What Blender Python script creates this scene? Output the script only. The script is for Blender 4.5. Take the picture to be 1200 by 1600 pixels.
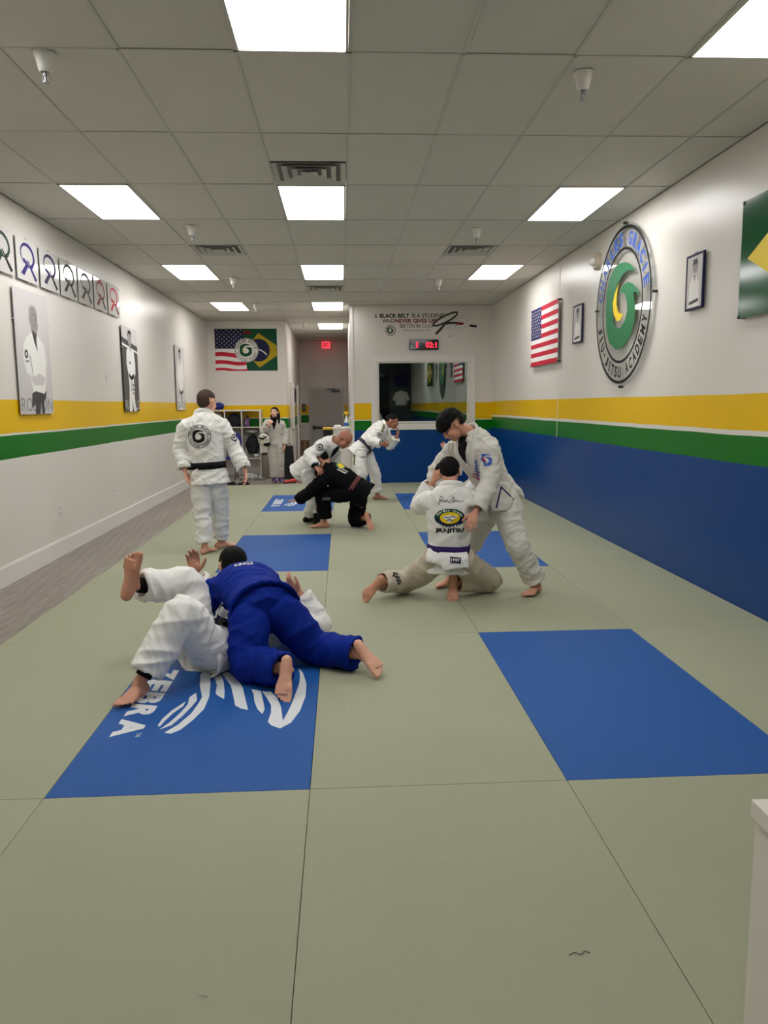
import bpy, bmesh, math, random
import numpy as np
from mathutils import Vector, Matrix, noise as mnoise
from mathutils.bvhtree import BVHTree
for o in list(bpy.data.objects): bpy.data.objects.remove(o)
SC = bpy.context.scene; COL = SC.collection
random.seed(4); RNG = np.random.default_rng(4)
# ---------------------------------------------------------------- camera
CAM_H = 1.57
PITCH, YAW, ROLL = 0.136525, 0.052634, -0.0092085
cam = bpy.data.objects.new('camera', bpy.data.cameras.new('camera')); COL.objects.link(cam)
fw = Vector((math.sin(YAW)*math.cos(PITCH), math.cos(YAW)*math.cos(PITCH), -math.sin(PITCH)))
cr = Vector((math.cos(YAW), -math.sin(YAW), 0)); cu = cr.cross(fw)
r2 = math.cos(ROLL)*cr + math.sin(ROLL)*cu; u2 = -math.sin(ROLL)*cr + math.cos(ROLL)*cu
M = Matrix((r2, u2, -fw)).transposed().to_4x4(); M.translation = (0, 0, CAM_H)
cam.matrix_world = M
cam.data.sensor_fit = 'HORIZONTAL'; cam.data.sensor_width = 36; cam.data.lens = 36*1218.45/1200
cam.data.clip_start = 0.02
SC.camera = cam
# ---------------------------------------------------------------- world and exposure
SC.view_settings.view_transform = 'Standard'; SC.view_settings.look = 'None'
SC.view_settings.gamma = 1; SC.view_settings.use_curve_mapping = False
SC.view_settings.exposure = 0.0
LAMP = 13.2                      # radiance of every ceiling light lens
w = bpy.data.worlds.new('night'); SC.world = w; w.use_nodes = True
w.node_tree.nodes['Background'].inputs[0].default_value = (0.01, 0.012, 0.016, 1)
# ---------------------------------------------------------------- materials
def lin(c):
    return tuple((x/255/12.92 if x/255 <= .04045 else ((x/255+.055)/1.055)**2.4) for x in c)
MATS = {}
def mat(name, rgb, rough=.5, spec=.5, metal=0, bump=0, bscale=200, var=0, vscale=8, coat=0, sheen=0, emit=0, bump2=None, stretch=None, objvar=0, sss=0):
    if name in MATS: return MATS[name]
    m = bpy.data.materials.new(name); MATS[name] = m; m.use_nodes = True
    nt = m.node_tree; b = nt.nodes['Principled BSDF']; L = nt.links.new
    c = lin(rgb)
    b.inputs['Base Color'].default_value = (*c, 1); b.inputs['Roughness'].default_value = rough
    b.inputs['Specular IOR Level'].default_value = spec; b.inputs['Metallic'].default_value = metal
    if coat: b.inputs['Coat Weight'].default_value = coat; b.inputs['Coat Roughness'].default_value = .12
    if sheen: b.inputs['Sheen Weight'].default_value = sheen; b.inputs['Sheen Roughness'].default_value = .6
    if sss:
        b.inputs['Subsurface Weight'].default_value = sss; b.inputs['Subsurface Radius'].default_value = (.012, .005, .003); b.inputs['Subsurface Scale'].default_value = 1
    if emit:
        b.inputs['Emission Color'].default_value = (*c, 1); b.inputs['Emission Strength'].default_value = emit
    tc = nt.nodes.new('ShaderNodeTexCoord'); src = tc.outputs['Object']
    if stretch:
        mp = nt.nodes.new('ShaderNodeMapping'); mp.inputs['Scale'].default_value = stretch; L(src, mp.inputs[0]); src = mp.outputs[0]
    if var or objvar:
        n = nt.nodes.new('ShaderNodeTexNoise'); n.inputs['Scale'].default_value = vscale; n.inputs['Detail'].default_value = 4; L(src, n.inputs['Vector'])
        hs = nt.nodes.new('ShaderNodeHueSaturation'); hs.inputs['Color'].default_value = (*c, 1)
        mr = nt.nodes.new('ShaderNodeMapRange'); mr.inputs['From Min'].default_value = .3; mr.inputs['From Max'].default_value = .7
        mr.inputs['To Min'].default_value = 1-var; mr.inputs['To Max'].default_value = 1+var
        L(n.outputs[0], mr.inputs[0]); val = mr.outputs[0]
        if objvar:
            oi = nt.nodes.new('ShaderNodeObjectInfo'); m2 = nt.nodes.new('ShaderNodeMapRange')
            m2.inputs['To Min'].default_value = 1-objvar; m2.inputs['To Max'].default_value = 1+objvar
            L(oi.outputs['Random'], m2.inputs[0]); mu = nt.nodes.new('ShaderNodeMath'); mu.operation = 'MULTIPLY'
            L(val, mu.inputs[0]); L(m2.outputs[0], mu.inputs[1]); val = mu.outputs[0]
        L(val, hs.inputs['Value']); L(hs.outputs[0], b.inputs['Base Color'])
    if bump:
        n = nt.nodes.new('ShaderNodeTexNoise'); n.inputs['Scale'].default_value = bscale; n.inputs['Detail'].default_value = 3; L(src, n.inputs['Vector'])
        bp = nt.nodes.new('ShaderNodeBump'); bp.inputs['Strength'].default_value = bump; bp.inputs['Distance'].default_value = .002
        L(n.outputs[0], bp.inputs['Height']); L(bp.outputs[0], b.inputs['Normal'])
    return m
def ramp_wall(name, bands, rough=.32):
    """wall paint: colour bands by height; bands = [(z_from, rgb), ...]"""
    m = bpy.data.materials.new(name); MATS[name] = m; m.use_nodes = True; nt = m.node_tree; L = nt.links.new
    b = nt.nodes['Principled BSDF']; b.inputs['Roughness'].default_value = rough; b.inputs['Specular IOR Level'].default_value = .28
    g = nt.nodes.new('ShaderNodeNewGeometry'); s = nt.nodes.new('ShaderNodeSeparateXYZ'); L(g.outputs['Position'], s.inputs[0])
    # hand-rolled edge: a little waviness of the tape line
    n = nt.nodes.new('ShaderNodeTexNoise'); n.inputs['Scale'].default_value = .8; L(g.outputs['Position'], n.inputs['Vector'])
    a = nt.nodes.new('ShaderNodeMath'); a.operation = 'MULTIPLY_ADD'; a.inputs[1].default_value = .02; a.inputs[2].default_value = -.01; L(n.outputs[0], a.inputs[0])
    ad = nt.nodes.new('ShaderNodeMath'); L(s.outputs[2], ad.inputs[0]); L(a.outputs[0], ad.inputs[1])
    sh = nt.nodes.new('ShaderNodeMath'); sh.operation = 'ADD'; sh.inputs[1].default_value = .5; L(ad.outputs[0], sh.inputs[0])
    d = nt.nodes.new('ShaderNodeMath'); d.operation = 'DIVIDE'; d.inputs[1].default_value = 5; L(sh.outputs[0], d.inputs[0])
    r = nt.nodes.new('ShaderNodeValToRGB'); r.color_ramp.interpolation = 'CONSTANT'; L(d.outputs[0], r.inputs[0])
    e = r.color_ramp.elements
    while len(e) > 1: e.remove(e[-1])
    e[0].position = 0; e[0].color = (*lin(bands[0][1]), 1)
    for z, c in bands[1:]:
        k = e.new((z+.5)/5); k.color = (*lin(c), 1)
    L(r.outputs[0], b.inputs['Base Color'])
    nn = nt.nodes.new('ShaderNodeTexNoise'); nn.inputs['Scale'].default_value = 60; L(g.outputs['Position'], nn.inputs['Vector'])
    bp = nt.nodes.new('ShaderNodeBump'); bp.inputs['Strength'].default_value = .08; bp.inputs['Distance'].default_value = .003
    L(nn.outputs[0], bp.inputs['Height']); L(bp.outputs[0], b.inputs['Normal'])
    return m
WHITE = (226, 221, 214); YEL = (236, 190, 0); GRN = (2, 112, 20); BLU = (0, 62, 130)
ramp_wall('paint_left', [(-1, WHITE), (1.09, GRN), (1.30, WHITE), (1.335, YEL), (1.632, WHITE)])
ramp_wall('paint_right', [(-1, BLU), (1.085, WHITE), (1.097, GRN), (1.305, WHITE), (1.337, YEL), (1.625, WHITE)])
ramp_wall('paint_far', [(-1, BLU), (1.06, GRN), (1.25, WHITE), (1.275, YEL), (1.59, WHITE)])
ramp_wall('paint_alcove', [(-1, WHITE), (1.04, GRN), (1.26, WHITE), (1.285, YEL), (1.585, WHITE)])
mat('white_paint', WHITE, .4, bump=.05, bscale=60)
mat('trim_white', (232, 228, 222), .35)
mat('ceiling_tile', (212, 209, 200), .9, .2, bump=.5, bscale=220, var=.035, vscale=1.3, objvar=.02)
mat('grid_metal', (200, 197, 188), .7)
mat('vinyl_wood', (138, 129, 121), .45, bump=.1, bscale=90, var=.3, vscale=3.2, stretch=(7, .7, 1), objvar=.09)
mat('subfloor', (70, 68, 64), .8)
mat('black_plastic', (18, 18, 20), .35); mat('dark_metal', (70, 70, 72), .35, metal=.8); mat('steel', (170, 170, 172), .3, metal=1)
mat('vent_metal', (196, 194, 188), .5); mat('vent_dark', (120, 118, 113), .8)
mat('ink_black', (20, 20, 22), .6, .25); mat('ink_white', (236, 234, 230), .6, .25); mat('ink_grey', (150, 148, 148), .6, .25); mat('ink_red', (165, 26, 42), .6, .25)
mat('ink_dkred', (120, 16, 24), .6, .25); mat('ink_lgrey', (203, 199, 197), .6, .25); mat('ink_dgrey', (72, 68, 68), .6, .25); mat('ink_skin', (158, 151, 148), .6, .25); mat('ink_purple', (52, 40, 118), .6, .25); mat('ink_purple2', (48, 38, 84), .6, .25); mat('ink_brown', (52, 46, 40), .6, .25)
mat('ink_green', (0, 112, 62), .5); mat('ink_dgreen', (8, 74, 48), .6, .25); mat('ink_yellow', (240, 208, 10), .5); mat('ink_gold', (176, 152, 20), .6, .25); mat('ink_blue', (38, 84, 178), .5); mat('ink_navy', (20, 22, 62), .6, .25); mat('ink_flagblue', (26, 28, 92), .6, .2); mat('ink_flagred', (196, 30, 58), .6, .25); mat('ink_brgreen', (0, 84, 42), .12, .3); mat('ink_darkgreen2', (40, 66, 50), .6, .25); mat('ink_cream', (232, 222, 160), .6, .25)
mat('panel_gloss', (222, 219, 217), .06, .5); mat('poster_grey', (206, 202, 202), .3); mat('poster_dark', (60, 56, 56), .3)
mat('white_lacquer', (228, 222, 214), .35); mat('door_grey', (186, 183, 176), .45)
def tatami(name, rgb):
    m = mat(name, rgb, .62, .35, var=.03, vscale=1.2, objvar=.015); nt = m.node_tree; L = nt.links.new; b = nt.nodes['Principled BSDF']
    tc = nt.nodes.new('ShaderNodeTexCoord')
    hs = []
    for d, sc in (('X', 52), ('Y', 24)):
        wv = nt.nodes.new('ShaderNodeTexWave'); wv.bands_direction = d; wv.inputs['Scale'].default_value = sc; wv.inputs['Distortion'].default_value = 1.5; wv.inputs['Detail Scale'].default_value = 40
        L(tc.outputs['Object'], wv.inputs['Vector']); hs.append(wv)
    a = nt.nodes.new('ShaderNodeMath'); a.operation = 'MULTIPLY_ADD'; a.inputs[1].default_value = .25; L(hs[1].outputs['Fac'], a.inputs[0]); L(hs[0].outputs['Fac'], a.inputs[2])
    bp = nt.nodes.new('ShaderNodeBump'); bp.inputs['Strength'].default_value = .4; bp.inputs['Distance'].default_value = .0012
    L(a.outputs[0], bp.inputs['Height']); L(bp.outputs[0], b.inputs['Normal'])
    return m
tatami('mat_green', (158, 161, 136)); tatami('mat_blue', (16, 83, 158)); mat('mat_print', (214, 218, 222), .6, .35)
def emitter(name, rgb, s):
    m = bpy.data.materials.new(name); MATS[name] = m; m.use_nodes = True; nt = m.node_tree
    for n in list(nt.nodes): nt.nodes.remove(n)
    e = nt.nodes.new('ShaderNodeEmission'); e.inputs[0].default_value = (*lin(rgb), 1); e.inputs[1].default_value = s
    o = nt.nodes.new('ShaderNodeOutputMaterial'); nt.links.new(e.outputs[0], o.inputs[0])
emitter('lamp_lens', (254, 252, 250), LAMP); emitter('led_red', (255, 40, 60), 3.0); emitter('exit_red', (255, 70, 84), 1.4)
def pane(name, tint, fac):
    m = bpy.data.materials.new(name); MATS[name] = m; m.use_nodes = True; nt = m.node_tree; L = nt.links.new
    for n in list(nt.nodes): nt.nodes.remove(n)
    t = nt.nodes.new('ShaderNodeBsdfTransparent'); t.inputs[0].default_value = (*tint, 1)
    g = nt.nodes.new('ShaderNodeBsdfGlossy'); g.inputs['Roughness'].default_value = .02; g.inputs[0].default_value = (.9, 1, .95, 1)
    lw = nt.nodes.new('ShaderNodeLayerWeight'); pw = nt.nodes.new('ShaderNodeMath'); pw.operation = 'POWER'; pw.inputs[1].default_value = 5; L(lw.outputs['Facing'], pw.inputs[0])
    ad = nt.nodes.new('ShaderNodeMath'); ad.inputs[1].default_value = fac+.04; L(pw.outputs[0], ad.inputs[0])
    mx = nt.nodes.new('ShaderNodeMixShader'); L(ad.outputs[0], mx.inputs[0]); L(t.outputs[0], mx.inputs[1]); L(g.outputs[0], mx.inputs[2])
    o = nt.nodes.new('ShaderNodeOutputMaterial'); L(mx.outputs[0], o.inputs[0])
pane('window_glass', (.7, .75, .72), .22); pane('acrylic', (.93, .93, .93), .0)
# ---------------------------------------------------------------- object helpers
ORG = {}
def M_(m): return MATS[m] if isinstance(m, str) else m
def mk(name, V, F, mats, parent=None, smooth=False, fm=None, org=None):
    V = np.asarray(V, float).reshape(-1, 3)
    if parent is not None: o0 = ORG[parent.name]
    elif org is not None: o0 = np.array(org, float)
    else: o0 = np.array([*(V.min(0)[:2]+V.max(0)[:2])/2, V[:, 2].min()])
    me = bpy.data.meshes.new(name); me.from_pydata((V-o0).tolist(), [], [tuple(int(i) for i in f) for f in F])
    for m in (mats if isinstance(mats, (list, tuple)) else [mats]): me.materials.append(M_(m))
    if fm is not None: me.polygons.foreach_set('material_index', np.asarray(fm, np.int32))
    if smooth: me.polygons.foreach_set('use_smooth', np.ones(len(me.polygons), bool))
    me.update()
    ob = bpy.data.objects.new(name, me); COL.objects.link(ob)
    if parent is not None: ob.parent = parent
    else: ob.location = o0
    ORG[ob.name] = o0
    return ob
def tag(o, label=None, cat=None, group=None, kind=None):
    if label: o['label'] = label
    if cat: o['category'] = cat
    if group: o['group'] = group
    if kind: o['kind'] = kind
    return o
def empty(name, loc, label, cat, group=None):
    o = bpy.data.objects.new(name, None); COL.objects.link(o); o.location = loc; o.empty_display_size = .1
    ORG[o.name] = np.array(loc, float); return tag(o, label, cat, group)
class G:
    """collects closed shapes"""
    def __init__(s): s.V = []; s.F = []; s.fm = []
    def add(s, V, F, mi=0):
        n = len(s.V); s.V += [tuple(map(float, v)) for v in V]; s.F += [tuple(i+n for i in f) for f in F]; s.fm += [mi]*len(F); return s
    def box(s, a, b, mi=0, R=None, c=None):
        (x0, y0, z0), (x1, y1, z1) = a, b
        V = [(x, y, z) for z in (z0, z1) for x, y in ((x0, y0), (x1, y0), (x1, y1), (x0, y1))]
        if R is not None: V = [tuple(R @ Vector(v)+Vector(c or (0, 0, 0))) for v in V]
        return s.add(V, [(3, 2, 1, 0), (4, 5, 6, 7), (0, 1, 5, 4), (1, 2, 6, 5), (2, 3, 7, 6), (3, 0, 4, 7)], mi)
    def bbox(s, a, b, r=.01, mi=0):
        """box with chamfered edges"""
        bm = bmesh.new(); bmesh.ops.create_cube(bm, size=1)
        for v in bm.verts: v.co = Vector([a[i]+(v.co[i]+.5)*(b[i]-a[i]) for i in range(3)])
        bmesh.ops.bevel(bm, geom=bm.edges[:], offset=r, segments=2, affect='EDGES', profile=.5)
        bm.verts.index_update(); s.add([v.co[:] for v in bm.verts], [[v.index for v in f.verts] for f in bm.faces], mi); bm.free(); return s
    def lathe(s, c, prof, n=20, mi=0, ax=(0, 0, 1)):
        """prof = [(r, h)...] around axis ax through c, capped"""
        ax = Vector(ax).normalized(); u = ax.orthogonal().normalized(); v = ax.cross(u); c = Vector(c); V = []; F = []
        for r, h in prof:
            for k in range(n):
                t = 2*math.pi*k/n; V.append(c+ax*h+(u*math.cos(t)+v*math.sin(t))*r)
        for i in range(len(prof)-1):
            for k in range(n): F.append((i*n+k, i*n+(k+1) % n, (i+1)*n+(k+1) % n, (i+1)*n+k))
        F.append(tuple(range(n))[::-1]); F.append(tuple((len(prof)-1)*n+k for k in range(n)))
        return s.add(V, F, mi)
    def tube(s, pts, rad, n=12, mi=0, up=None, sub=5, flare=None):
        """closed tube along a smooth path; rad: scalars or (a,b) with a along `side`"""
        pts = [np.array(q, float) for q in pts]; R = [(r, r) if np.isscalar(r) else tuple(r) for r in rad]
        if len(pts) > 2 and sub > 1:
            P2 = []; R2 = []
            for i in range(len(pts)-1):
                p0 = pts[max(i-1, 0)]; p1 = pts[i]; p2 = pts[i+1]; p3 = pts[min(i+2, len(pts)-1)]
                for k in range(sub):
                    t = k/sub; t2 = t*t; t3 = t2*t
                    P2.append(.5*(2*p1+(p2-p0)*t+(2*p0-5*p1+4*p2-p3)*t2+(3*p1-p0-3*p2+p3)*t3))
                    e = t*t*(3-2*t); R2.append(tuple(R[i][j]*(1-e)+R[i+1][j]*e for j in (0, 1)))
            P2.append(pts[-1]); R2.append(R[-1]); pts, R = P2, R2
        T = []
        for i in range(len(pts)):
            d = pts[min(i+1, len(pts)-1)]-pts[max(i-1, 0)]; T.append(d/(np.linalg.norm(d)+1e-9))
        if up is None:
            a = np.array([0, 0, 1.]) if abs(T[0][2]) < .9 else np.array([1., 0, 0]); side = np.cross(T[0], a)
        else: side = np.array(up, float)
        side = side-T[0]*(side@T[0]); side /= np.linalg.norm(side)+1e-9
        V = []; F = []; m = len(pts)
        for i in range(m):
            side = side-T[i]*(side@T[i]); side /= np.linalg.norm(side)+1e-9; b = np.cross(T[i], side)
            for k in range(n):
                t = 2*math.pi*k/n; V.append(pts[i]+side*math.cos(t)*R[i][0]+b*math.sin(t)*R[i][1])
        for i in range(m-1):
            for k in range(n): F.append((i*n+k, i*n+(k+1) % n, (i+1)*n+(k+1) % n, (i+1)*n+k))
        F.append(tuple(range(n))[::-1]); F.append(tuple((m-1)*n+k for k in range(n)))
        return s.add(V, F, mi)
    def ell(s, c, r, R=None, nu=16, nv=10, mi=0):
        """ellipsoid; R: 3 axis vectors"""
        c = np.array(c, float); A = np.eye(3) if R is None else np.array(R, float); V = []; F = []
        for i in range(1, nv):
            th = math.pi*i/nv
            for k in range(nu):
                ph = 2*math.pi*k/nu
                q = np.array([math.sin(th)*math.cos(ph)*r[0], math.sin(th)*math.sin(ph)*r[1], math.cos(th)*r[2]]); V.append(c+q@A)
        a = len(V); V += [c+np.array([0, 0, r[2]])@A, c-np.array([0, 0, r[2]])@A]
        for i in range(nv-2):
            for k in range(nu): F.append((i*nu+k, (i+1)*nu+k, (i+1)*nu+(k+1) % nu, i*nu+(k+1) % nu))
        for k in range(nu): F.append((a, k, (k+1) % nu)); F.append((a+1, (nv-2)*nu+(k+1) % nu, (nv-2)*nu+k))
        return s.add(V, F, mi)
    def mk(s, name, mats, parent=None, smooth=False, org=None): return mk(name, s.V, s.F, mats, parent, smooth, s.fm, org)
def dup(root, loc):
    r = root.copy(); COL.objects.link(r); r.location = loc; ORG[r.name] = np.array(loc, float)
    for ch in list(root.children):
        c = ch.copy(); COL.objects.link(c); c.parent = r; ORG[c.name] = ORG[r.name]
        for g in ch.children:
            d = g.copy(); COL.objects.link(d); d.parent = c; ORG[d.name] = ORG[r.name]
    return r
# ---------------------------------------------------------------- flat print
_tx = {}
def text2d(s, bold=0):
    if (s, bold) in _tx: return _tx[s, bold]
    cv = bpy.data.curves.new('t', 'FONT'); cv.body = s; cv.offset = bold; cv.resolution_u = 3
    ob = bpy.data.objects.new('t', cv); COL.objects.link(ob); bpy.context.view_layer.update()
    me = bpy.data.meshes.new_from_object(ob.evaluated_get(bpy.context.evaluated_depsgraph_get()))
    V = np.array([v.co[:2] for v in me.vertices]); F = [tuple(q.vertices) for q in me.polygons]
    bpy.data.objects.remove(ob); bpy.data.curves.remove(cv); bpy.data.meshes.remove(me)
    V = V-V.min(0); _tx[s, bold] = (V, F); return _tx[s, bold]
class Art:
    """flat print on a plane: 2D shapes in layers, one mesh, several inks"""
    def __init__(s): s.L = []
    def poly(s, pts, ink, lay=0):
        s.L.append((np.array(pts, float), [tuple(range(len(pts)))], ink, lay)); return s
    def rect(s, x0, y0, x1, y1, ink, lay=0): return s.poly([(x0, y0), (x1, y0), (x1, y1), (x0, y1)], ink, lay)
    def ring(s, cx, cy, r0, r1, ink, lay=0, n=48, a0=0, a1=2*math.pi, ky=1):
        full = abs(a1-a0-2*math.pi) < 1e-6
        t = [a0+(a1-a0)*k/n for k in range(n+(0 if full else 1))]; m = len(t)
        V = [(cx+r1*math.cos(x), cy+r1*ky*math.sin(x)) for x in t]
        if r0 <= 0: s.L.append((np.array(V), [tuple(range(m))], ink, lay)); return s
        V += [(cx+r0*math.cos(x), cy+r0*ky*math.sin(x)) for x in t]
        F = [(k, (k+1) % m, m+(k+1) % m, m+k) for k in range(m if full else m-1)]
        s.L.append((np.array(V), F, ink, lay)); return s
    def stroke(s, pts, wd, ink, lay=0, smooth=True):
        P = np.array(pts, float)
        if smooth and len(P) > 2:
            Q = []
            for i in range(len(P)-1):
                p0, p1, p2, p3 = P[max(i-1, 0)], P[i], P[i+1], P[min(i+2, len(P)-1)]
                for t in np.linspace(0, 1, 6, endpoint=False): Q.append(.5*(2*p1+(p2-p0)*t+(2*p0-5*p1+4*p2-p3)*t*t+(3*p1-p0-3*p2+p3)*t**3))
            P = np.array(Q+[P[-1]])
        T = np.gradient(P, axis=0); T /= np.linalg.norm(T, axis=1)[:, None]+1e-9; N = np.c_[-T[:, 1], T[:, 0]]
        W = np.interp(np.linspace(0, 1, len(P)), np.linspace(0, 1, len(np.atleast_1d(wd))), np.atleast_1d(wd))[:, None]/2
        m = len(P); s.L.append((np.r_[P+N*W, P-N*W], [(k, m+k, m+k+1, k+1) for k in range(m-1)], ink, lay)); return s
    def text(s, t, x, y, wd, h, ink, lay=0, bold=0, rot=0, slant=0):
        V, F = text2d(t, bold); mx = V.max(0); q = V/mx*np.array([wd, h]); q = q+np.c_[q[:, 1]*slant, 0*q[:, 1]]
        c, sn = math.cos(rot), math.sin(rot); q = q@np.array([[c, sn], [-sn, c]])
        s.L.append((q+np.array([x, y]), F, ink, lay)); return s
    def arc(s, t, cx, cy, r, h, a0, a1, ink, lay=0, bold=.02, inner=False):
        n = len(t); wl = abs(a1-a0)*r/n*.74
        for i, ch in enumerate(t):
            if ch == ' ': continue
            a = a0+(a1-a0)*(i+.5)/n; hh = h*(.2 if ch in '-.' else 1); ww = wl*(.32 if ch in 'I1' else .6 if ch in '-.' else 1)
            rot = a+math.pi/2 if inner else a-math.pi/2
            c, sn = math.cos(rot), math.sin(rot); ox, oy = -ww/2, -h/2+(h*.4 if ch == '-' else 0)
            s.text(ch, cx+r*math.cos(a)+ox*c-oy*sn, cy+r*math.sin(a)+ox*sn+oy*c, ww, hh, ink, lay, bold, rot)
        return s
    def star(s, x, y, r, ink, lay): return s.poly([(x+(r if k % 2 == 0 else r*.4)*math.sin(k*math.pi/5), y+(r if k % 2 == 0 else r*.4)*math.cos(k*math.pi/5)) for k in range(10)], ink, lay)
    def xf(s, sc, ox, oy):
        for i, (V, F, k, l) in enumerate(s.L): s.L[i] = (V*sc+np.array([ox, oy]), F, k, l)
        return s
    def plus(s, o, dl=0): s.L += [(V, F, k, l+dl) for V, F, k, l in o.L]; return s
    def build(s, name, parent, o, right, up, step=.0008, base=.0006):
        o, right, up = (np.array(q, float) for q in (o, right, up)); nn = np.cross(right, up); V = []; F = []; fm = []; inks = []
        for ii, (P, f, k, l) in enumerate(s.L):
            if k not in inks: inks.append(k)
            n = len(V); V += list(o+P[:, :1]*right+P[:, 1:]*up+nn*(base+l*step+min(ii, 90)*.00003)); F += [tuple(i+n for i in q) for q in f]; fm += [inks.index(k)]*len(f)
        return mk(name, V, F, inks, parent, fm=fm)
    def drape(s, name, parent, bvh, o, right, up, off=.004, seg=.03, lift=.0012, reach=.6):
        """print projected on to cloth along -normal"""
        o, right, up = (np.array(q, float) for q in (o, right, up)); right /= np.linalg.norm(right); up -= right*(up@right); up /= np.linalg.norm(up)
        nn = np.cross(right, up); inks = []; bm = bmesh.new(); lay = bm.verts.layers.float.new('l')
        for ii, (P, f, k, l) in enumerate(s.L):
            if k not in inks: inks.append(k)
            vs = [bm.verts.new((*q, 0)) for q in P]
            for v in vs: v[lay] = l+min(ii, 60)*.05
            for q in f:
                try: fc = bm.faces.new([vs[i] for i in q]); fc.material_index = inks.index(k)
                except ValueError: pass
        bm.normal_update(); bmesh.ops.triangulate(bm, faces=bm.faces[:])
        for _ in range(4):
            e = [x for x in bm.edges if x.calc_length() > seg]
            if not e: break
            bmesh.ops.subdivide_edges(bm, edges=e, cuts=1); bmesh.ops.triangulate(bm, faces=bm.faces[:])
        bm.verts.index_update(); V = []; 
        for v in bm.verts:
            q = o+v.co.x*right+v.co.y*up; st = Vector(q+nn*reach/2); hit = bvh.ray_cast(st, Vector(-nn), reach)
            h = np.array(hit[0]) if hit[0] is not None else np.array(bvh.find_nearest(Vector(q))[0])
            V.append(h+nn*(off+v[lay]*lift))
        ob = mk(name, V, [[v.index for v in f.verts] for f in bm.faces], inks, parent, fm=[f.material_index for f in bm.faces]); bm.free(); return ob
GREEN = [(0.434, 0.364), (0.284, 0.466), (0.098, 0.52), (-0.13, 0.544), (-0.342, 0.493), (-0.499, 0.40), (-0.566, 0.236), (-0.584, -0.044), (-0.543, -0.26), (-0.423, -0.426), (-0.149, -0.536), (0.119, -0.508), (0.363, -0.383), (0.472, -0.226), (0.464, -0.033), (0.405, 0.115), (0.493, 0.103), (0.601, 0.037), (0.524, 0.136), (0.378, 0.221), (0.195, 0.268), (0.012, 0.249), (-0.113, 0.147), (-0.0, 0.171), (0.116, 0.129), (0.179, 0.042), (0.209, -0.08), (0.128, -0.203), (-0.017, -0.268), (-0.134, -0.264), (-0.28, -0.188), (-0.325, -0.003), (-0.293, 0.171), (-0.148, 0.313), (0.036, 0.391), (0.218, 0.406)]
YELLOW = [(-0.114, 0.288), (-0.255, 0.193), (-0.323, 0.065), (-0.27, -0.079), (-0.142, -0.174), (-0.026, -0.173), (0.073, -0.097), (-0.033, -0.092), (-0.114, -0.055), (-0.182, 0.048), (-0.175, 0.182)]
def emblem(r, wave, curl, ring, top, bottom, back=None, lay=0):
    a = Art(); i = 0
    if back: a.ring(0, 0, 0, 1.0, back, 0)
    a.ring(0, 0, .935, .975, ring, 1); a.ring(0, 0, .68, .715, ring, 1)
    a.poly(GREEN, wave, 1)
    if curl: a.poly(YELLOW, curl, 2)
    a.arc('CHARLES GRACIE', 0, 0, .825, .17, math.radians(172), math.radians(8), top, 1, .045)
    a.arc('JIU-JITSU ACADEMY', 0, 0, .825, .145, math.radians(192), math.radians(348), bottom, 1, .035, inner=True)
    return a.xf(r, 0, 0).plus(Art(), 0)
def belt_art(c, c2, tip=None):
    a = Art(); t = np.linspace(-1.9, 4.1, 22)
    a.stroke([(.50+.30*math.cos(x)-.03*math.sin(x), .62+.25*math.sin(x)) for x in t], [.05, .085, .09, .05, .03], c, 0)
    a.stroke([(.30, .52), (.40, .45), (.52, .40), (.66, .38), (.74, .44), (.78, .55)], [.05, .09, .09, .07, .03], c, 1)
    a.poly([(.46, .46), (.54, .41), (.30, .12), (.16, .16)], c, 2); a.poly([(.52, .42), (.60, .42), (.90, .12), (.82, .06)], c2, 2)
    a.poly([(.43, .46), (.50, .52), (.58, .44), (.50, .36)], c, 3); a.stroke([(.44, .50), (.56, .37)], .015, 'panel_gloss', 4, False)
    if tip: a.poly([(.86, .16), (.78, .10), (.82, .06), (.90, .12)], tip, 3)
    return a
# ================================================================= the room
XL, XR, ZC = -3.09, 3.04, 3.52
YB, YF, YA, YD = -2.6, 15.8, 18.6, 24.4      # back, window wall, flag wall, corridor end
XC0, XC1 = -1.27, .2                          # corridor sides
def struct(name, g, m, parent=None, smooth=False):
    o = g.mk(name, m, parent, smooth)
    if parent is None: tag(o, kind='structure')
    return o
FZ = -.036
floor = struct('floor', G().box((XL-.1, YB-.1, FZ-.1), (XR+.1, YD+.1, FZ-.004)), 'subfloor')
# vinyl planks: the strip along the left wall and the space behind the mats
PW, PL = .156, 1.22
pm = None
def plank(x0, y0, x1, y1):
    global pm
    full = abs((x1-x0)-PW) < 1e-4 and abs((y1-y0)-PL) < 1e-4
    g = .0012
    if full and pm is not None:
        o = pm.copy(); COL.objects.link(o); o.location = (x0-floor.location.x, y0-floor.location.y, FZ-floor.location.z); return
    o = G().box((0, 0, -.004), (x1-x0-g, y1-y0-g, 0)).mk('plank', 'vinyl_wood', None, org=(0, 0, 0))
    o.parent = floor; o.location = (x0-floor.location.x, y0-floor.location.y, FZ-floor.location.z)
    if full and pm is None: pm = o
MX0, MY0, MS = -2.3107, 3.0499, 1.0773
for c in range(5):
    y = YB-(c*.43 % 1.22)
    while y < 15.66:
        plank(XL+c*PW, max(y, YB), XL+(c+1)*PW, min(y+PL, 15.66)); y += PL
for c in range(22):
    x0 = XL+c*PW; x1 = min(x0+PW, XC1)
    if x1-x0 < .02: continue
    y = 15.66-(c*.51 % 1.22); end = YA if x1 <= XC0 else YD
    while y < end:
        a, b = max(y, 15.66), min(y+PL, end)
        if b-a > .02: plank(x0, a, x1, b)
        y += PL
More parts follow.
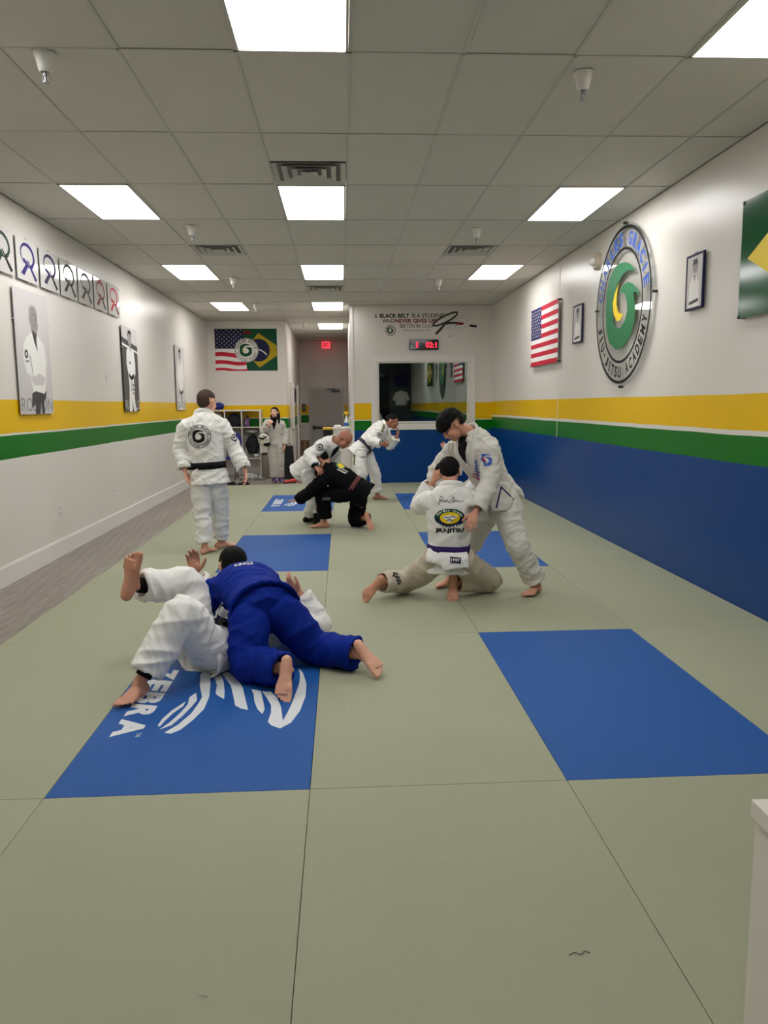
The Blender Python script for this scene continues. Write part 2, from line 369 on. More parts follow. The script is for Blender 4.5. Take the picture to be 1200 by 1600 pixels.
# walls
T = .1
wall_left = struct('wall_left', G().box((XL-T, YB, FZ), (XL, YA+T, ZC)), 'paint_left')
wall_right = struct('wall_right', G().box((XR, YB, FZ), (XR+T, YA, ZC)), 'paint_right')
struct('trim_1', G().box((XR-.004, 10.944, 1.10), (XR, 10.956, ZC)), 'white_paint')      # joint cover on the right wall
W0, W1, WZ0, WZ1 = .73, 2.565, 1.20, 2.415
wall_far = struct('wall_far', G().box((XC1, YF, FZ), (W0, YF+.12, ZC)).box((W1, YF, FZ), (XR, YF+.12, ZC)).box((W0, YF, FZ), (W1, YF+.12, WZ0)).box((W0, YF, WZ1), (W1, YF+.12, ZC)), 'paint_far')
struct('trim_2', G().box((XC1-.012, YF-.012, FZ), (XC1+.05, YF, ZC)).box((XC1-.012, YF, FZ), (XC1, YF+.06, ZC)), 'trim_white')
struct('wall_corridor_right', G().box((XC1, YF+.12, FZ), (XC1+.1, YD+T, ZC)), 'white_paint')
struct('wall_alcove', G().box((XL-T, YA, FZ), (XC0, YA+T, ZC)), 'paint_alcove')
struct('wall_corridor_left', G().box((XC0-T, YA+T, FZ), (XC0, YD+T, ZC)), 'paint_alcove')
struct('wall_corridor_end', G().box((XC0, YD, FZ), (XC1, YD+T, ZC)), 'paint_alcove')
# shop front behind the camera (seen in the window's reflection)
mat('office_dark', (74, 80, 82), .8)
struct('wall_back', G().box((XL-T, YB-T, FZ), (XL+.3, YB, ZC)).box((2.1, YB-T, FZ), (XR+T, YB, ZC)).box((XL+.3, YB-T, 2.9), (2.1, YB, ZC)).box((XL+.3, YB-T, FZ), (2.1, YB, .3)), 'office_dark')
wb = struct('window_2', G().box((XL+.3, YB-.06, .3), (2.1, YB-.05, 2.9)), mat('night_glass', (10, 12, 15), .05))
for x in (-1.9, -.9, .1, 1.1): G().box((x-.03, YB-.05, .3), (x+.03, YB-.005, 2.9)).mk('mullion', 'dark_metal', wb)
# office behind the window
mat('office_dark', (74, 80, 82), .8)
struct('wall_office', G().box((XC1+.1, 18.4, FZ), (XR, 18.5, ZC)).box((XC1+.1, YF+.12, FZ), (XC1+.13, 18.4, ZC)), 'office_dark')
# baseboards
struct('baseboard_left', G().box((XL, YB, FZ), (XL+.016, YA, .135)).box((XL, YB, .135), (XL+.009, YA, .15)), 'trim_white')
struct('baseboard_alcove', G().box((XL+.016, YA-.014, FZ), (XC0, YA, .13)), 'trim_white')
# window
wf = struct('window_1', G().box((W0-.012, YF+.05, WZ0-.01), (W1+.012, YF+.056, WZ1+.01)), 'window_glass')
a, b, c, d = W0-.13, W1+.13, WZ0-.13, WZ1+.13
G().box((a, YF-.022, c), (W0-.005, YF, d)).box((W1+.005, YF-.022, c), (b, YF, d)).box((W0-.005, YF-.022, WZ1+.005), (W1+.005, YF, d)).mk('window_casing', 'trim_white', wf)
G().box((W0-.005, YF-.03, c), (W1+.005, YF, WZ0-.005)).mk('window_sill', 'trim_white', wf)
G().box((W0, YF+.02, WZ0), (W0+.03, YF+.09, WZ1)).box((W1-.03, YF+.02, WZ0), (W1, YF+.09, WZ1)).box((W0+.03, YF+.02, WZ0), (W1-.03, YF+.09, WZ0+.035)).box((W0+.03, YF+.02, WZ1-.02), (W1-.03, YF+.09, WZ1)).mk('window_frame', 'trim_white', wf)
# ---------------------------------------------------------------- ceiling
ceiling = struct('ceiling', G().box((XL-T, YB-T, ZC+.03), (XR+T, YD+T, ZC+.1)), 'white_paint')
GX, GY, GX0, GY0 = .64, 1.325, -.56, 7.32
xs = [GX0+GX*k for k in range(-5, 7)]; ys = [GY0+GY*k for k in range(-9, 15)]
lights = {(-2.48, k) for k in (-3, 0, 3, 6)} | {(-.56, k) for k in (-6, -3, 0, 3, 6, 9)} | {(2.0, k) for k in (-3, 0, 3)}
vents = [(-.56, -.5), (-1.84, 2), (1.36, 2), (-.56, 4.5)]
def taken(x, k, half): 
    return any(abs(x-a) < .01 and k == b for a, b in lights) or any(abs(x-a) < .01 and abs(k+half*.5-b) < .01 for a, b in vents)
tmesh = {}
for x in xs:
    for j, y in enumerate(ys):
        k = j-9
        pieces = [(y, y+GY)]
        for a, b in vents:
            if abs(x-a) < .01 and int(math.floor(b)) == k: pieces = [(y, y+GY/2)] if b != k else [(y+GY/2, y+GY)]
        if any(abs(x-a) < .01 and k == b for a, b in lights): continue
        for y0, y1 in pieces:
            x0, x1 = max(x, XL), min(x+GX, XR); y0, y1 = max(y0, YB), min(y1, YD)
            if x1-x0 < .03 or y1-y0 < .03 or (y0 >= YA and (x1 < XC0 or x0 > XC1)) or (y0 > YF+.2 and x0 > XC1): continue
            key = (round(x1-x0, 3), round(y1-y0, 3))
            if key not in tmesh:
                o = G().bbox((0, 0, 0), (x1-x0-.004, y1-y0-.004, .018), .0025).mk('ceiling_tile', 'ceiling_tile', None, org=(0, 0, 0)); tmesh[key] = o
            else: o = tmesh[key].copy(); COL.objects.link(o)
            o.parent = ceiling; o.location = Vector((x0+.002, y0+.002, ZC+.0042+random.random()*.0025))-ceiling.location
            o.rotation_euler = (random.uniform(-.0008, .0008), random.uniform(-.0015, .0015), 0)
g = G()
for x in xs:
    if XL < x < XR: g.box((x-.009, YB, ZC+.001), (x+.009, YF if x > XC1 else YD, ZC+.004))
for y in ys:
    if YB < y < YF: g.box((XL, y-.009, ZC+.001), (XR, y+.009, ZC+.004))
    elif y >= YF: g.box((XL if y < YA else XC0, y-.009, ZC+.001), (XC1, y+.009, ZC+.004))
g.mk('ceiling_grid', 'grid_metal', ceiling)
def light(x, k, label):
    y = GY0+GY*k; c = (x+GX/2, y+GY/2, ZC)
    r = empty('ceiling_light', c, label, 'ceiling light', 'recessed ceiling light panels')
    x0, x1, y0, y1 = x+.012, x+GX-.012, y+.012, y+GY-.012
    G().box((x0, y0, ZC-.006), (x0+.014, y1, ZC+.02)).box((x1-.014, y0, ZC-.006), (x1, y1, ZC+.02)).box((x0, y0, ZC-.006), (x1, y0+.014, ZC+.02)).box((x0, y1-.014, ZC-.006), (x1, y1, ZC+.02)).mk('light_frame', 'grid_metal', r)
    G().box((x0+.014, y0+.014, ZC+.0), (x1-.014, y1-.014, ZC+.012)).mk('lens', 'lamp_lens', r)
rowname = {-6: 'behind the camera', -3: 'nearest the camera', 0: 'second row from the camera', 3: 'third row from the camera', 6: 'fourth row from the camera', 9: 'last one over the corridor'}
for x, k in sorted(lights): light(x, k, 'white ceiling light panel, %s column, %s' % ({-2.48: 'left', -.56: 'middle', 2.0: 'right'}[x], rowname[k]))
for (x, b), lb in zip(vents, ('square louvred ceiling vent touching the second middle light', 'square ceiling vent on the left side of the ceiling', 'square ceiling vent on the right side of the ceiling', 'far ceiling vent between the third and fourth middle lights')):
    y = GY0+GY*b; y1 = y+GY/2
    r = empty('ceiling_vent', (x+GX/2, (y+y1)/2, ZC), lb, 'vent', 'ceiling vents')
    G().box((x+.014, y+.014, ZC+.02), (x+GX-.014, y1-.014, ZC+.028)).mk('vent_box', 'vent_dark', r)
    cx, cy = x+GX/2, (y+y1)/2
    for i, h in enumerate((.305, .225, .145, .07)):
        hy = h*(y1-y)/GX; dz = .0-.012*i if i else 0; V = []; F = []
        h2, z0, z1 = h-.05 if i < 3 else .0, ZC-.004-dz*0, ZC+.022
        for hh, z in ((h, z0), (h-.045, z1)):
            yy = hh*(y1-y)/GX; V += [(cx-hh, cy-yy, z), (cx+hh, cy-yy, z), (cx+hh, cy+yy, z), (cx-hh, cy+yy, z)]
        V += [(v[0], v[1], v[2]+.003) for v in V]
        for q in range(4):
            n = (q+1) % 4; F += [(q, n, 4+n, 4+q), (8+q, 12+q, 12+n, 8+n), (q, 8+q, 8+n, n), (4+q, 4+n, 12+n, 12+q)]
        mk('vent_frame' if i == 0 else 'louvre', V, F, 'vent_metal', r)
# sprinklers
SPR = [(-1.617, 4.73, 'large white sprinkler head on the left of the nearest light'), (1.473, 4.89, 'large white sprinkler head on the right near the camera'), (-1.6, 8.95, 'sprinkler head in front of the left ceiling vent'), (1.55, 9.04, 'sprinkler head in front of the right ceiling vent'), (-1.63, 12.45, 'sprinkler head right of the third left light'), (1.57, 12.65, 'sprinkler head left of the third right light'), (-1.62, 15.58, 'small far sprinkler head beside the fourth left light'), (-.86, 19.0, 'farthest sprinkler head, over the corridor')]
sp0 = None
for x, y, lb in SPR:
    if sp0 is None:
        sp0 = empty('sprinkler', (x, y, ZC), lb, 'sprinkler', 'ceiling sprinkler heads')
        c = Vector((x, y, ZC))
        G().lathe(c, [(.062, .002), (.062, -.004), (.05, -.02), (.042, -.06), (.036, -.085), (.03, -.1), (.024, -.1), (.02, -.08)], 24).mk('cup', 'trim_white', sp0, True)
        G().lathe(c, [(.012, -.08), (.012, -.118), (.007, -.12), (.006, -.15)], 12).box((x-.016, y-.003, ZC-.152), (x-.012, y+.003, ZC-.112)).box((x+.012, y-.003, ZC-.152), (x+.016, y+.003, ZC-.112)).mk('nozzle', 'steel', sp0)
        G().lathe(c, [(.018, -.15), (.018, -.154), (.004, -.155)], 14).mk('deflector', 'steel', sp0)
    else: tag(dup(sp0, (x, y, ZC)), lb)
# ---------------------------------------------------------------- mats
ZEB = dict(
 s1=[(0.273, 0.646), (0.277, 0.73), (0.298, 0.827), (0.345, 0.945), (0.344, 0.881), (0.316, 0.803), (0.296, 0.717), (0.286, 0.645)],
 s2=[(0.291, 0.606), (0.32, 0.684), (0.347, 0.801), (0.362, 0.903), (0.352, 1.001), (0.374, 1.062), (0.398, 0.956), (0.386, 0.866), (0.365, 0.756), (0.336, 0.652)],
 s3=[(0.322, 0.572), (0.367, 0.66), (0.401, 0.786), (0.413, 0.911), (0.416, 0.996), (0.374, 1.167), (0.347, 1.337), (0.36, 1.43), (.41, 1.43), (0.399, 1.333), (0.426, 1.19), (0.451, 1.006), (0.453, 0.838), (0.425, 0.708), (0.388, 0.597), (0.352, 0.556)],
 s4=[(0.412, 1.355), (0.45, 1.373), (0.492, 1.212), (0.519, 1.064), (0.532, 0.96), (0.496, 1.007), (0.476, 1.041), (0.465, 1.16)],
 s5=[(0.44, 1.374), (0.49, 1.37), (0.567, 1.234), (0.607, 1.109), (0.641, 0.942), (0.669, 0.81), (0.633, 0.829), (0.598, 0.873), (0.573, 0.996), (0.538, 1.154), (0.481, 1.298)],
 s6=[(0.653, 1.092), (0.705, 1.06), (0.728, 0.935), (0.748, 0.816), (0.743, 0.753), (0.713, 0.818), (0.688, 0.914), (0.673, 1.013)],
 ear=[(0.711, 1.056), (0.759, 1.045), (0.798, 0.954), (0.826, 0.833), (0.847, 0.665), (0.862, 0.762), (0.873, 0.852), (0.884, 0.972), (0.897, 1.153), (0.896, 1.265), (0.881, 1.399), (0.908, 1.322), (0.935, 1.15), (0.939, 0.968), (0.921, 0.78), (0.887, 0.641), (0.841, 0.577), (0.797, 0.617), (0.778, 0.66), (0.783, 0.768), (0.775, 0.86), (0.742, 0.97)])
def zebra_art():
    a = Art()
    for k in ZEB.values(): a.poly(k, 'mat_print', 0)
    # the name runs towards the camera, letter tops to the right
    for ch, v0, v1 in (('Z', 1.45, 1.28), ('E', 1.262, 1.10), ('B', 1.085, .93), ('R', .915, .755), ('A', .742, .54)):
        V, F = text2d(ch, .055); q = V/V.max(0); x = .085+q[:, 1]*.132; y = v0+q[:, 0]*(v1-v0)+(-.04*(q[:, 1]-.5) if ch != 'A' else 0)
        a.L.append((np.c_[x, y], F, 'mat_print', 0))
    a.text('TM', .2, .575, .04, .02, 'mat_print', 0, .02, -math.pi/2)
    return a
gm = {}
names = {(1, 0): 'nearest blue mat with the white zebra logo, under the grapplers', (3, 0): 'large plain blue mat at the right front', (1, 2): 'plain blue mat behind the man lying in white', (3, 2): 'plain blue mat behind the kneeling man', (1, 4): 'far blue mat with the small white zebra logo', (3, 4): 'far plain blue mat by the blue wall'}
for k in range(-2, 6):
    for i in range(5):
        x0, x1, y0, y1 = MX0+i*MS, min(MX0+(i+1)*MS, XR-.004), MY0+2*MS*k, min(MY0+2*MS*(k+1), 15.7 if i < 3 else YF-.004)
        blue = (i, k) in names; key = (blue, round(x1-x0, 3), round(y1-y0, 3)); c = (x0, y0, -.036)
        if key in gm: o = gm[key].copy(); COL.objects.link(o); o.location = c
        else:
            e = .0009
            o = G().bbox((x0+e, y0+e, -.036), (x1-e, y1-e, 0), .0025).mk('floor_mat', 'mat_blue' if blue else 'mat_green', None, org=c); gm[key] = o
        ORG[o.name] = np.array(c)
        if blue: tag(o, names[i, k], 'mat', 'blue floor mats')
        else: tag(o, 'sage green floor mat, %s, %s' % (('column beside the wood strip', 'second column from the left', 'middle column', 'fourth column from the left', 'column along the blue wall')[i], {-2: 'behind the camera', -1: 'in the row nearest the camera', 0: 'level with the nearest blue mats', 1: 'just beyond the nearest blue mats', 2: 'level with the middle blue mats', 3: 'just beyond the middle blue mats', 4: 'level with the far blue mats', 5: 'in the row by the window'}[k]), 'mat', 'sage green floor mats')
for k in (0, 4):
    o = [q for q in bpy.data.objects if q.get('label') == names[1, k]][0]
    zebra_art().xf(MS, 0, 0).build('logo_print', o, (MX0+MS, MY0+2*MS*k, 0), (1, 0, 0), (0, 1, 0), base=.0004)
# ---------------------------------------------------------------- left wall things
def standoffs(root, pts, n, r=.009, l=.03, m='steel'):
    for q in pts: G().lathe(q, [(r, -l), (r, .006), (r*.6, .008)], 10, ax=n).mk('standoff', m, root)
belts = [('ink_darkgreen2', 'ink_black', 'green and black belt, cut off by the picture edge'), ('ink_purple', 'ink_purple', 'violet belt, second from the camera'), ('ink_purple2', 'ink_black', 'dark purple belt with a black end'), ('ink_brown', 'ink_black', 'dark brown belt'), ('ink_black', 'ink_black', 'plain black belt'), ('ink_dkred', 'ink_black', 'black and dark red belt'), ('ink_flagred', 'ink_dkred', 'bright red belt, farthest from the camera')]
for i, (c1, c2, lb) in enumerate(belts):
    y0 = 7.262+i*.588; z0, z1 = 2.803, 3.208; y1 = y0+.53
    r = empty('belt_panel', (XL, (y0+y1)/2, z0), 'clear acrylic wall panel showing a '+lb, 'sign', 'acrylic belt panels on the left wall')
    G().bbox((XL+.022, y0, z0), (XL+.028, y1, z1), .0015).mk('panel', 'panel_gloss', r)
    A = belt_art(c1, c2)
    A.L = [(V*np.array([.53, .405]), F, k, l) for V, F, k, l in A.L]
    if i == 5: A.stroke([(.16, .33), (.26, .37), (.36, .31)], .035, 'ink_red', 5)
    A.build('belt_print', r, (XL+.028, y0, z0), (0, 1, 0), (0, 0, 1))
    standoffs(r, [(XL+.022, (y0+y1)/2, z1+.004), (XL+.022, (y0+y1)/2, z0-.004)], (1, 0, 0), .006, .022)
def poster(y0, y1, label, word, art, back, ink):
    z0, z1 = 1.51, 2.715
    r = empty('wall_poster', (XL, (y0+y1)/2, z0), label, 'poster', 'tall portrait posters on the left wall')
    G().bbox((XL+.02, y0, z0), (XL+.026, y1, z1), .0015).mk('panel', back, r)
    A = art(); A.L = [(V*np.array([y1-y0, z1-z0]), F, k, l) for V, F, k, l in A.L]
    A.build('portrait_print', r, (XL+.026, y0, z0), (0, 1, 0), (0, 0, 1))
    B = Art().text(word, .03*(y1-y0), .03, .94*(y1-y0), .13, ink, 0, 0); B.build('name_lettering', r, (XL+.026, y0, z0), (0, 1, 0), (0, 0, 1), base=.0022)
    standoffs(r, [(XL+.02, y0-.004, z0+.9), (XL+.02, y1+.004, z0+.9), (XL+.02, y0+.1, z0-.004), (XL+.02, y1-.1, z0-.004)], (1, 0, 0), .007, .02)
mat('ink_grey2', (104, 99, 98), .6)
def art1():
    a = Art()
    a.poly([(.30, .62), (.42, .66), (.50, .68), (.66, .64), (.82, .58), (.86, .45), (.80, .30), (.76, .16), (.40, .16), (.34, .30), (.24, .33), (.16, .45), (.20, .56)], 'ink_white', 0)
    a.poly([(.28, .34), (.40, .30), (.62, .34), (.80, .30), (.70, .24), (.44, .24)], 'ink_lgrey', 1); a.stroke([(.36, .48), (.40, .38), (.42, .30)], [.02, .01], 'ink_grey', 2)
    a.ring(.53, .80, 0, .125, 'ink_skin', 1, ky=.78); a.poly([(.43, .79), (.64, .80), (.66, .72), (.60, .66), (.50, .66), (.45, .71)], 'ink_skin', 1)
    a.poly([(.40, .86), (.44, .90), (.56, .915), (.63, .89), (.66, .84), (.62, .875), (.5, .885), (.43, .86), (.425, .80), (.40, .79)], 'ink_lgrey', 2)
    a.rect(.485, .812, .55, .818, 'ink_grey2', 3); a.rect(.60, .812, .65, .818, 'ink_grey2', 3)
    a.poly([(.585, .80), (.60, .80), (.612, .77), (.585, .77)], 'ink_grey2', 3); a.rect(.555, .737, .62, .742, 'ink_grey2', 3)
    a.poly([(.46, .69), (.60, .66), (.58, .60), (.60, .52), (.52, .60)], 'ink_dgrey', 3)
    a.ring(.26, .485, .022, .05, 'ink_dgrey', 2, ky=.7); a.rect(.22, .42, .33, .435, 'ink_grey', 2)
    a.poly([(.36, .17), (.46, .19), (.72, .17), (.80, .20), (.76, .13), (.70, .11), (.70, .0), (.62, .0), (.60, .11), (.56, .0), (.42, .0), (.44, .09), (.32, .05)], 'ink_dgrey', 3)
    return a
def art2():
    a = Art(); a.rect(0, .80, 1, 1, 'ink_lgrey', 0); a.poly([(0, .87), (1, .79), (1, .74), (0, .81)], 'ink_dgrey', 1); a.poly([(0, .80), (1, .73), (1, .71), (0, .775)], 'ink_white', 1)
    a.poly([(.38, .76), (.60, .76), (.74, .72), (.80, .58), (.78, .45), (.66, .40), (.66, .10), (.76, 0), (.58, 0), (.52, .16), (.46, 0), (.28, 0), (.34, .30), (.30, .46), (.22, .56), (.26, .72)], 'ink_white', 2)
    a.poly([(.32, .46), (.50, .42), (.70, .46), (.66, .40), (.50, .37), (.36, .41)], 'ink_black', 3)
    a.ring(.49, .87, 0, .12, 'ink_skin', 3, ky=.72); a.poly([(.36, .88), (.40, .955), (.50, .97), (.60, .955), (.63, .88), (.56, .925), (.44, .925)], 'ink_black', 4)
    a.poly([(.42, .79), (.58, .79), (.52, .70)], 'ink_skin', 3); a.poly([(.38, .60), (.52, .585), (.44, .555)], 'ink_dgrey', 3)
    for y in (.30, .25, .20): a.rect(.56, y, .62, y+.03, 'ink_dgrey', 3)
    a.stroke([(.46, .36), (.45, .24)], .03, 'ink_grey', 3, False); a.stroke([(.54, .36), (.55, .22)], .03, 'ink_grey', 3, False); return a
def art3():
    a = Art(); a.poly([(.24, .74), (.42, .80), (.60, .80), (.82, .73), (.86, .50), (.74, .36), (.70, .0), (.30, .0), (.26, .38), (.14, .50)], 'ink_white', 0)
    a.ring(.50, .87, 0, .11, 'ink_skin', 1, ky=.75); a.poly([(.38, .90), (.44, .955), (.56, .955), (.62, .90)], 'ink_black', 2); a.poly([(.42, .80), (.58, .80), (.5, .66)], 'ink_skin', 2)
    a.poly([(.30, .33), (.50, .28), (.76, .33), (.70, .26), (.52, .24), (.40, .26), (.36, .15)], 'ink_dgrey', 2); a.poly([(.5, .26), (.62, .26), (.58, .1), (.50, .12)], 'ink_dgrey', 2); return a
poster(7.70, 8.56, 'tall grey poster of a grey-haired man in a white gi, nearest the camera', 'ROBSON', art1, 'poster_grey', 'ink_grey')
poster(11.34, 12.16, 'tall dark poster of a dark-haired man in a white gi with crossed arms', 'ROLLS', art2, 'poster_dark', 'ink_lgrey')
poster(14.89, 15.70, 'tall pale poster of a man in a white gi, farthest along the left wall', 'CHARLES', art3, 'poster_grey', 'ink_grey')
def plate(y, z, h, label, cat, holes):
    r = empty('light_switch' if cat == 'switch' else 'wall_outlet', (XL, y, z-h/2), label, cat)
    G().bbox((XL, y-.036, z-h/2), (XL+.007, y+.036, z+h/2), .003).mk('plate', 'trim_white', r)
    for dz in holes: G().bbox((XL+.007, y-.016, z+dz-.016), (XL+.0095, y+.016, z+dz+.016), .001).mk('rocker' if cat == 'switch' else 'socket', 'ink_lgrey', r)
plate(10.6, 1.95, .115, 'white wall switch between the first two posters', 'switch', (.015, -.015))
plate(8.63, .45, .13, 'white wall outlet low on the left wall, nearer the camera', 'outlet', (.03, -.03))
plate(10.66, .42, .13, 'white wall outlet low on the left wall, farther away', 'outlet', (.03, -.03))
# ---------------------------------------------------------------- right wall things
RR, RU = (0, -1, 0), (0, 0, 1)
def usa(wd, h):
    a = Art(); sh = h/13
    for k in range(13): a.rect(0, h-(k+1)*sh, wd, h-k*sh, 'ink_flagred' if k % 2 == 0 else 'ink_white', 0)
    cw, chh = wd*.4, sh*7; a.rect(0, h-chh, cw, h, 'ink_flagblue', 1)
    for r in range(9):
        for c in range(6 if r % 2 == 0 else 5): a.star((c*2+1+(r % 2))*cw/12, h-(r+1)*chh/10, sh*.36, 'ink_white', 2)
    return a
def brazil(wd, h):
    a = Art(); a.rect(0, 0, wd, h, 'ink_brgreen', 0); m = h*.085*1.4
    a.poly([(m, h/2), (wd/2, h-m), (wd-m, h/2), (wd/2, m)], 'ink_yellow', 1); a.ring(wd/2, h/2, 0, h*.25, 'ink_flagblue', 2)
    a.ring(wd/2-h*.1, h/2-h*.5, h*.53, h*.58, 'ink_white', 3, a0=math.radians(58), a1=math.radians(103)); return a
def rpanel(name, label, cat, y0, y1, z0, z1, art, off=.05, m='poster_grey'):
    r = empty(name, (XR, (y0+y1)/2, z0), label, cat)
    G().bbox((XR-off, y1, z0), (XR-off+.008, y0, z1), .002).mk('panel', m, r)
    art.build('flag_print', r, (XR-off, y0, z0), RR, RU)
    standoffs(r, [(XR-off, y, z) for y in (y0-.012, y1+.012) for z in (z0+.012, z1-.012)], (-1, 0, 0), .014, off-.004, 'dark_metal')
rpanel('flag_sign', 'wall panel printed with the United States flag on the right wall', 'flag', 12.35, 10.82, 2.137, 2.995, usa(1.53, .858))
rpanel('flag_sign', 'wall panel printed with the green and yellow Brazilian flag, cut by the picture edge', 'flag', 5.865, 4.335, 2.185, 3.03, brazil(1.53, .845))
def frame(y0, y1, z0, z1, label):
    r = empty('picture_frame', (XR, (y0+y1)/2, z0), label, 'picture', 'small portraits on the right wall'); t = .018
    G().bbox((XR-.03, y1, z0), (XR-.022, y0, z1), .001).mk('photo_panel', 'panel_gloss', r)
    G().box((XR-.034, y1-t, z0-t), (XR-.016, y0+t, z0)).box((XR-.034, y1-t, z1), (XR-.016, y0+t, z1+t)).box((XR-.034, y1-t, z0), (XR-.016, y1, z1)).box((XR-.034, y0, z0), (XR-.016, y0+t, z1)).mk('frame', 'ink_navy', r)
    a = Art(); w, h = y0-y1, z1-z0
    a.rect(0, 0, 1, 1, 'ink_lgrey', 0).poly([(.15, 0), (.85, 0), (.8, .45), (.62, .62), (.4, .62), (.2, .45)], 'ink_white', 1).ring(.52, .78, 0, .16, 'ink_skin', 2, ky=.72).poly([(.36, .82), (.4, .93), (.62, .94), (.70, .84)], 'ink_dgrey', 3).poly([(.42, .62), (.6, .62), (.52, .5)], 'ink_skin', 2).poly([(.2, .12), (.8, .16), (.8, .1), (.2, .06)], 'ink_dgrey', 2)
    a.L = [(V*np.array([w, h]), F, k, l) for V, F, k, l in a.L]; a.build('photo_print', r, (XR-.03, y0, z0), RR, RU)
    G().box((XR-.034, (y0+y1)/2-.02, z1+t), (XR-.01, (y0+y1)/2+.02, z1+t+.012)).mk('clip', 'steel', r)
frame(10.17, 9.82, 2.345, 2.785, 'small dark-framed portrait between the US flag and the round emblem')
frame(6.82, 6.53, 2.37, 2.795, 'small dark-framed portrait right of the round emblem')
r = empty('emblem_sign', (XR, 8.38, 2.59-.84), 'big round acrylic academy emblem with green wave and blue lettering', 'sign')
G().lathe((XR-.045, 8.38, 2.59), [(.838, 0), (.842, .002), (.842, .006), (.838, .008)], 72, ax=(1, 0, 0)).mk('disc', 'acrylic', r)
emblem(.84, 'ink_green', 'ink_yellow', 'ink_black', 'ink_blue', 'ink_black').build('emblem_print', r, (XR-.045, 8.38, 2.59), RR, RU)
standoffs(r, [(XR-.045, 8.38+.85*math.cos(t), 2.59+.85*math.sin(t)) for t in (0.05, 1.57, 3.1, 4.71)], (-1, 0, 0), .014, .04, 'dark_metal')
r = empty('alarm_strobe', (XR, 9.3, 3.13), 'round cream fire alarm on the wall beside the emblem', 'alarm')
G().lathe((XR, 9.3, 3.21), [(.10, 0), (.10, -.04), (.08, -.06)], 24, ax=(1, 0, 0)).mk('base', mat('cream_plastic', (190, 180, 158), .4), r, False)
G().lathe((XR, 9.3, 3.21), [(.055, -.06), (.055, -.07), (.04, -.105), (.015, -.115)], 20, ax=(1, 0, 0)).mk('dome', 'trim_white', r, True)
# ---------------------------------------------------------------- window wall: lettering and clock
r = empty('wall_lettering', (1.6, YF, 2.9), 'printed slogan about a black belt above the window', 'lettering')
def L4(x0, y0, x1, y1):  # pixel-measured box on the window wall, metres
    return x0, y0, x1-x0, y1-y0
R3 = ((0, YF, 0), (1, 0, 0), (0, 0, 1))
Art().text('A', .679, 3.275, .055, .082, 'ink_dgrey', 0, .02).text('BLACK BELT', .785, 3.275, .585, .082, 'ink_black', 0, .035).text('IS A STUDENT', 1.425, 3.275, .645, .082, 'ink_dgrey', 0, .02).build('slogan_line', r, *R3)
Art().text('WHO', .832, 3.18, .235, .078, 'ink_dgrey', 0, .02).text('NEVER GIVES UP!', 1.085, 3.18, .83, .078, 'ink_dkred', 0, .035).build('slogan_line', r, *R3)
Art().text('SEE YOU IN', 1.175, 3.085, .41, .075, 'ink_dgrey', 0, .015).text('CLASS', 1.625, 3.085, .225, .075, 'ink_grey', 0, .015).build('slogan_line', r, *R3)
Art().text('www.graciesanramon.com', 1.24, 3.0, .54, .06, 'ink_grey', 0, .01).build('web_address', r, *R3)
e_ = Art().plus(Art().ring(0, 0, .085, .105, 'ink_grey', 0).ring(0, 0, .07, .078, 'ink_grey', 0).poly([(x*.075*1.5, y*.075*1.5) for x, y in GREEN], 'ink_dgreen', 0).xf(1, .995, 3.035))
def belt_loop(dx, dy, c, cw, tip):
    b = Art(); t = np.linspace(.2, 2*math.pi+.05, 20)
    b.stroke([(dx+.24*math.cos(x)+.04*math.sin(x), dy+.085*math.sin(x)+.10*math.cos(x)) for x in t], .035, c, 1)
    if cw: b.stroke([(dx+.24*math.cos(x)+.04*math.sin(x), dy+.085*math.sin(x)+.10*math.cos(x)) for x in t], .022, cw, 2)
    b.stroke([(dx-.05, dy-.10), (dx+.12, dy-.075), (dx+.36, dy-.095)], .045, c, 3); b.stroke([(dx+.22, dy-.082), (dx+.36, dy-.095)], .045, tip, 4)
    b.stroke([(dx-.02, dy-.1), (dx-.08, dy-.18), (dx-.19, dy-.29)], .05, c, 3)
    if cw: b.stroke([(dx-.03, dy-.11), (dx-.08, dy-.18), (dx-.18, dy-.28)], .036, cw, 4); b.stroke([(dx-.05, dy-.10), (dx+.12, dy-.075), (dx+.21, dy-.082)], .032, cw, 4)
    return b
k_ = Art(); k_.plus(belt_loop(2.36, 3.20, 'ink_grey', 'ink_white', 'ink_black'), 1); k_.plus(belt_loop(2.09, 3.25, 'ink_black', 'ink_dgrey', 'ink_dkred'), 6)
e_.build('round_emblem', r, (0, YF, 0), (1, 0, 0), (0, 0, 1)); k_.build('belt_drawing', r, (0, YF, 0), (1, 0, 0), (0, 0, 1))
r = empty('wall_clock', (1.655, YF, 2.645), 'black wall clock with red glowing digits', 'clock')
G().bbox((1.365, YF-.05, 2.645), (1.95, YF, 2.85), .012).mk('case', mat('gloss_black', (12, 12, 14), .08), r)
Art().text('1', 1.50, 2.69, .035, .11, 'led_red', 0, .02).text('02:1', 1.69, 2.69, .22, .11, 'led_red', 0, .02).build('digits', r, (0, YF-.05, 0), (1, 0, 0), (0, 0, 1))
